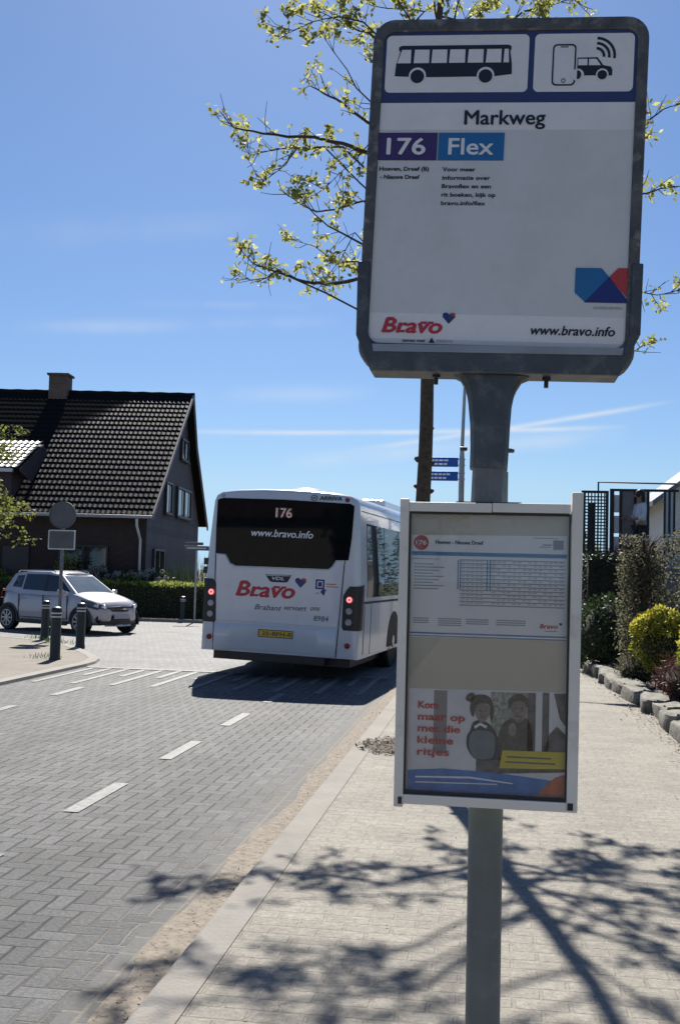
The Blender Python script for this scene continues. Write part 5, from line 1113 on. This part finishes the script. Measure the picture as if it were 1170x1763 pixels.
# the person: one skinned body
def skinned(name, joints, edges, mat, parent, root=0, levels=1):
    me = bpy.data.meshes.new(name); me.from_pydata([j[:3] for j in joints], edges, []); me.materials.append(MT[mat])
    o = bpy.data.objects.new(name, me); COL.objects.link(o); o.parent = parent
    md = o.modifiers.new('skin', 'SKIN'); md.use_smooth_shade = True
    for i, j in enumerate(joints):
        sv = me.skin_vertices[0].data[i]; sv.radius = (j[3], j[4] if len(j) > 4 else j[3]); sv.use_root = i == root
    s_ = o.modifiers.new('sub', 'SUBSURF'); s_.levels = s_.render_levels = levels
    return o
pe = thing('person', 'dark haired person in a white shirt standing on the terrace, facing left', 'person', (3.42,26.72,2.02), R(-70))
# local: faces -Y; feet on z=0
J = [(0,0,.92,.14,.10),(0,.0,1.12,.125,.095),(0,.0,1.33,.15,.10),(0,-.01,1.45,.055),(0,-.02,1.53,.05),(0,-.035,1.60,.075,.085),(0,-.03,1.68,.065,.075),
     (.17,0,1.40,.055),(.25,-.02,1.14,.045),(.17,-.22,1.05,.036),(.15,-.30,1.06,.03),(-.17,0,1.40,.055),(-.25,-.02,1.14,.045),(-.16,-.22,1.08,.036),(-.13,-.30,1.10,.03),
     (.10,0,.86,.085),(.11,-.02,.48,.06),(.11,.02,.08,.042),(.11,-.14,.03,.035),(-.10,0,.86,.085),(-.11,-.02,.48,.06),(-.11,.02,.08,.042),(-.11,-.14,.03,.035)]
Ed = [(0,1),(1,2),(2,3),(3,4),(4,5),(5,6),(2,7),(7,8),(8,9),(9,10),(2,11),(11,12),(12,13),(13,14),(0,15),(15,16),(16,17),(17,18),(0,19),(19,20),(20,21),(21,22)]
base_f = len(J)
for sx, hx in ((1,.15),(-1,-.13)):
    wr = 10 if sx == 1 else 14; wz = J[wr][2]
    for k in range(4):
        f0 = len(J); fx = hx+(k-1.5)*.021; ln = (.07,.08,.076,.06)[k]
        J += [(fx,-.345,wz,.0095),(fx,-.345-ln*.6,wz-.012,.0085),(fx,-.345-ln,wz-.035,.0075)]; Ed += [(wr,f0),(f0,f0+1),(f0+1,f0+2)]
    f0 = len(J); J += [(hx-sx*.045,-.33,wz+.01,.010),(hx-sx*.055,-.375,wz+.0,.008)]; Ed += [(wr,f0),(f0,f0+1)]
bodyp = skinned('body', J, Ed, 'skin', pe)
SJ = [(0,0,.88,.165,.125),(0,0,1.12,.15,.115),(0,0,1.32,.165,.12),(0,-.005,1.43,.07),(.18,0,1.40,.075),(.255,-.02,1.14,.062),(.19,-.17,1.06,.05),(-.18,0,1.40,.075),(-.255,-.02,1.14,.062),(-.18,-.17,1.09,.05)]
skinned('shirt', SJ, [(0,1),(1,2),(2,3),(2,4),(4,5),(5,6),(2,7),(7,8),(8,9)], 'shirt', pe)
skinned('trousers', [(0,0,.92,.15,.115),(.10,0,.84,.098),(.11,-.02,.48,.075),(.11,.02,.10,.062),(-.10,0,.84,.098),(-.11,-.02,.48,.075),(-.11,.02,.10,.062)], [(0,1),(1,2),(2,3),(0,4),(4,5),(5,6)], 'trouser', pe)
m = MB(); m.loft(bumpy((0,.0,1.665), (.098,.118,.115), 3, .12, 16, 10), cap=False); m.loft(bumpy((0,.06,1.56), (.085,.06,.13), 4, .15, 12, 8), cap=False); m.build('hair', 'hair', pe, smooth=True)
m = MB(); m.loft(bumpy((0,-.135,1.605), (.014,.022,.026), 2, .1, 8, 6), cap=False); 
for sx in (-1,1): m.loft(bumpy((sx*.082,-.03,1.60), (.012,.02,.032), 2, .1, 8, 6), cap=False)
m.build('nose_and_ears', 'skin', pe, smooth=True)
m = MB()
for sx in (-1,1): m.loft(bumpy((sx*.032,-.112,1.625), (.013,.008,.008), 2, .0, 8, 6), cap=False)
m.build('eyes', 'hair', pe, smooth=True); m = MB(); m.b6(-.025,.025,-.118,-.108,1.555,1.562); m.build('mouth', 'redlens', pe)

# ------------------------------------------------------------------ houses farther off
def house(name, lab, loc, rz, wx, dy, ze, zr, wall, roof, wins=()):
    h = thing(name, lab, 'house', loc, rz)
    m = MB(); m.b6(0,wx,0,dy,0,ze); m.prism([(0,ze),(dy,ze),(dy/2,zr-.12)], 0, .2); k = len(m.v)-6
    m.v[k:] = [(y, x, z) for x, y, z in m.v[k:]]
    kk = len(m.v); m.prism([(0,ze),(dy,ze),(dy/2,zr-.12)], wx-.2, wx); m.v[kk:] = [(y, x, z) for x, y, z in m.v[kk:]]
    m.build('wall', wall, h, smooth=False)
    m = MB(); o = .4
    for s_ in (0,1):
        y0, y1 = (-o, dy/2) if s_ == 0 else (dy+o, dy/2); z0 = ze-o*(zr-ze)/(dy/2)
        vs = [(-o,y0,z0),(wx+o,y0,z0),(wx+o,y1,zr),(-o,y1,zr)]; vs += [(x,y,z-.14) for x,y,z in vs]
        m.add(vs, [(0,1,2,3),(7,6,5,4),(0,4,5,1),(1,5,6,2),(2,6,7,3),(3,7,4,0)])
    m.build('roof', roof, h, smooth='fix')
    for u0, u1, z0, z1, f in wins:
        if f == 'front': win(h, 'y', u0, u1, z0, z1, .0, ((u0+u1)/2,), fmat='frame_d', curtain=False)
        else: win(h, 'x' if f == 'right' else 'l', u0, u1, z0, z1, wx if f == 'right' else 0, ((u0+u1)/2,), fmat='frame_d', curtain=False)
    return h
house('rendered_house', 'cream rendered house with grey slate roof behind the terrace', (12.6,31.4,0), R(90), 8, 7.9, 4.15, 7.2, 'render_w', 'slate', ((6.0,7.4,2.7,3.75,'left'),(3.6,5.0,2.6,3.75,'left')))
house('distant_house', 'far house with grey roof glimpsed between bus and timetable case', (-12.2,126,0), R(4), 15, 9, 4.8, 8.0, 'screen', 'slate', ((1,2.2,1,2.2,'front'),))
house('white_house', 'pale house behind the dark house, seen beside the bus', (-28.6,62,0), R(0), 8.6, 8, 3.4, 6.5, 'facade', 'redtile', ((1,2.4,1,2.3,'front'),(4,5.4,1,2.3,'front')))
for k, (x, y, h, r, lab) in enumerate(((-7.6,47,4.2,1.9,'leafy green tree beside the dark house gable behind the bus'),(-9.5,75,4.6,1.9,'green tree far down the street on the left'),(5,80,4.4,1.8,'green tree far down the street on the right'),(1.5,110,5.4,2.2,'farthest green tree at the end of the street'))):
    t = thing('background_tree', lab, 'tree', (x,y,0), 0, 'trees down the street')
    m = MB(); m.tube([(0,0,-.1),(.05,0,h*.4),(0,0,h*.8)], [.18,.13,.05], 8); m.build('trunk', 'bark', t, smooth=True)
    m = MB()
    for q in range(14):
        c = Vector((rng.gauss(0,r*.42), rng.gauss(0,r*.42), h*.62+rng.gauss(0,r*.32))); leafball(m, c, (r*.45,r*.45,r*.38), 190, .16, .26, .35, q)
    m.build('crown', 'leafy2' if k % 2 == 0 else 'hedge', t)

for k in range(6):
    c_ = thing('columnar_conifer', 'slim dark columnar conifer in the row along the footpath beyond the garage', 'tree', (2.45-.02*k, 33+3.1*k, .05), 0, 'columnar conifers along the footpath')
    m = MB(); m.tube([(0,0,-.1),(0,0,1.5),(0,0,2.9)], [.07,.05,.02], 6); m.build('trunk', 'bark', c_, smooth=True)
    m = MB(); leafball(m, (0,0,1.75), (.42,.42,1.7+.2*rng.random()), 900, .05, .12, .6, k+60); m.build('crown', 'dark', c_)
W2 = ((1,2.4,.9,2.3,'right'),(4,5.4,.9,2.3,'right'))
house('added_house', 'unseen white house with brown roof added behind the viewer on the left to shape the fill light', (-19,-17,0), 0, 8.5, 9, 4.2, 8.2, 'facade', 'redtile', W2)  # unseen houses, added to block low sky fill and bounce sunlight forward
house('added_house', 'unseen white house with brown roof added behind the viewer on the right to shape the fill light', (5.5,-16,0), 0, 8.5, 9, 4.2, 8.2, 'facade', 'redtile', ((1,2.4,.9,2.3,'left'),(4,5.4,.9,2.3,'left')))
for k, (x, y, h, r, lab) in enumerate(((-8.6,-9,6,2.3,'unseen leafy tree added behind the viewer across the road to cut sky fill'),(3.4,-10,6,2.4,'unseen leafy tree added behind the viewer beside the footpath to cut sky fill'),(-3,-55,8,5,'big unseen tree added far behind the viewer to close off the low sky'))):  # unseen trees, added to block sky fill and fill the bus window's reflection
    t = thing('street_tree', lab, 'tree', (x,y,0), 0)
    m = MB(); m.tube([(0,0,-.1),(.05,0,h*.4),(0,0,h*.8)], [.2,.15,.05], 8); m.build('trunk', 'bark', t, smooth=True)
    m = MB()
    for q in range(16):
        c = Vector((rng.gauss(0,r*.42), rng.gauss(0,r*.42), h*.66+rng.gauss(0,r*.32))); leafball(m, c, (r*.45,r*.45,r*.38), 150, .2, .3, .35, q)
    m.build('crown', 'hedge', t)
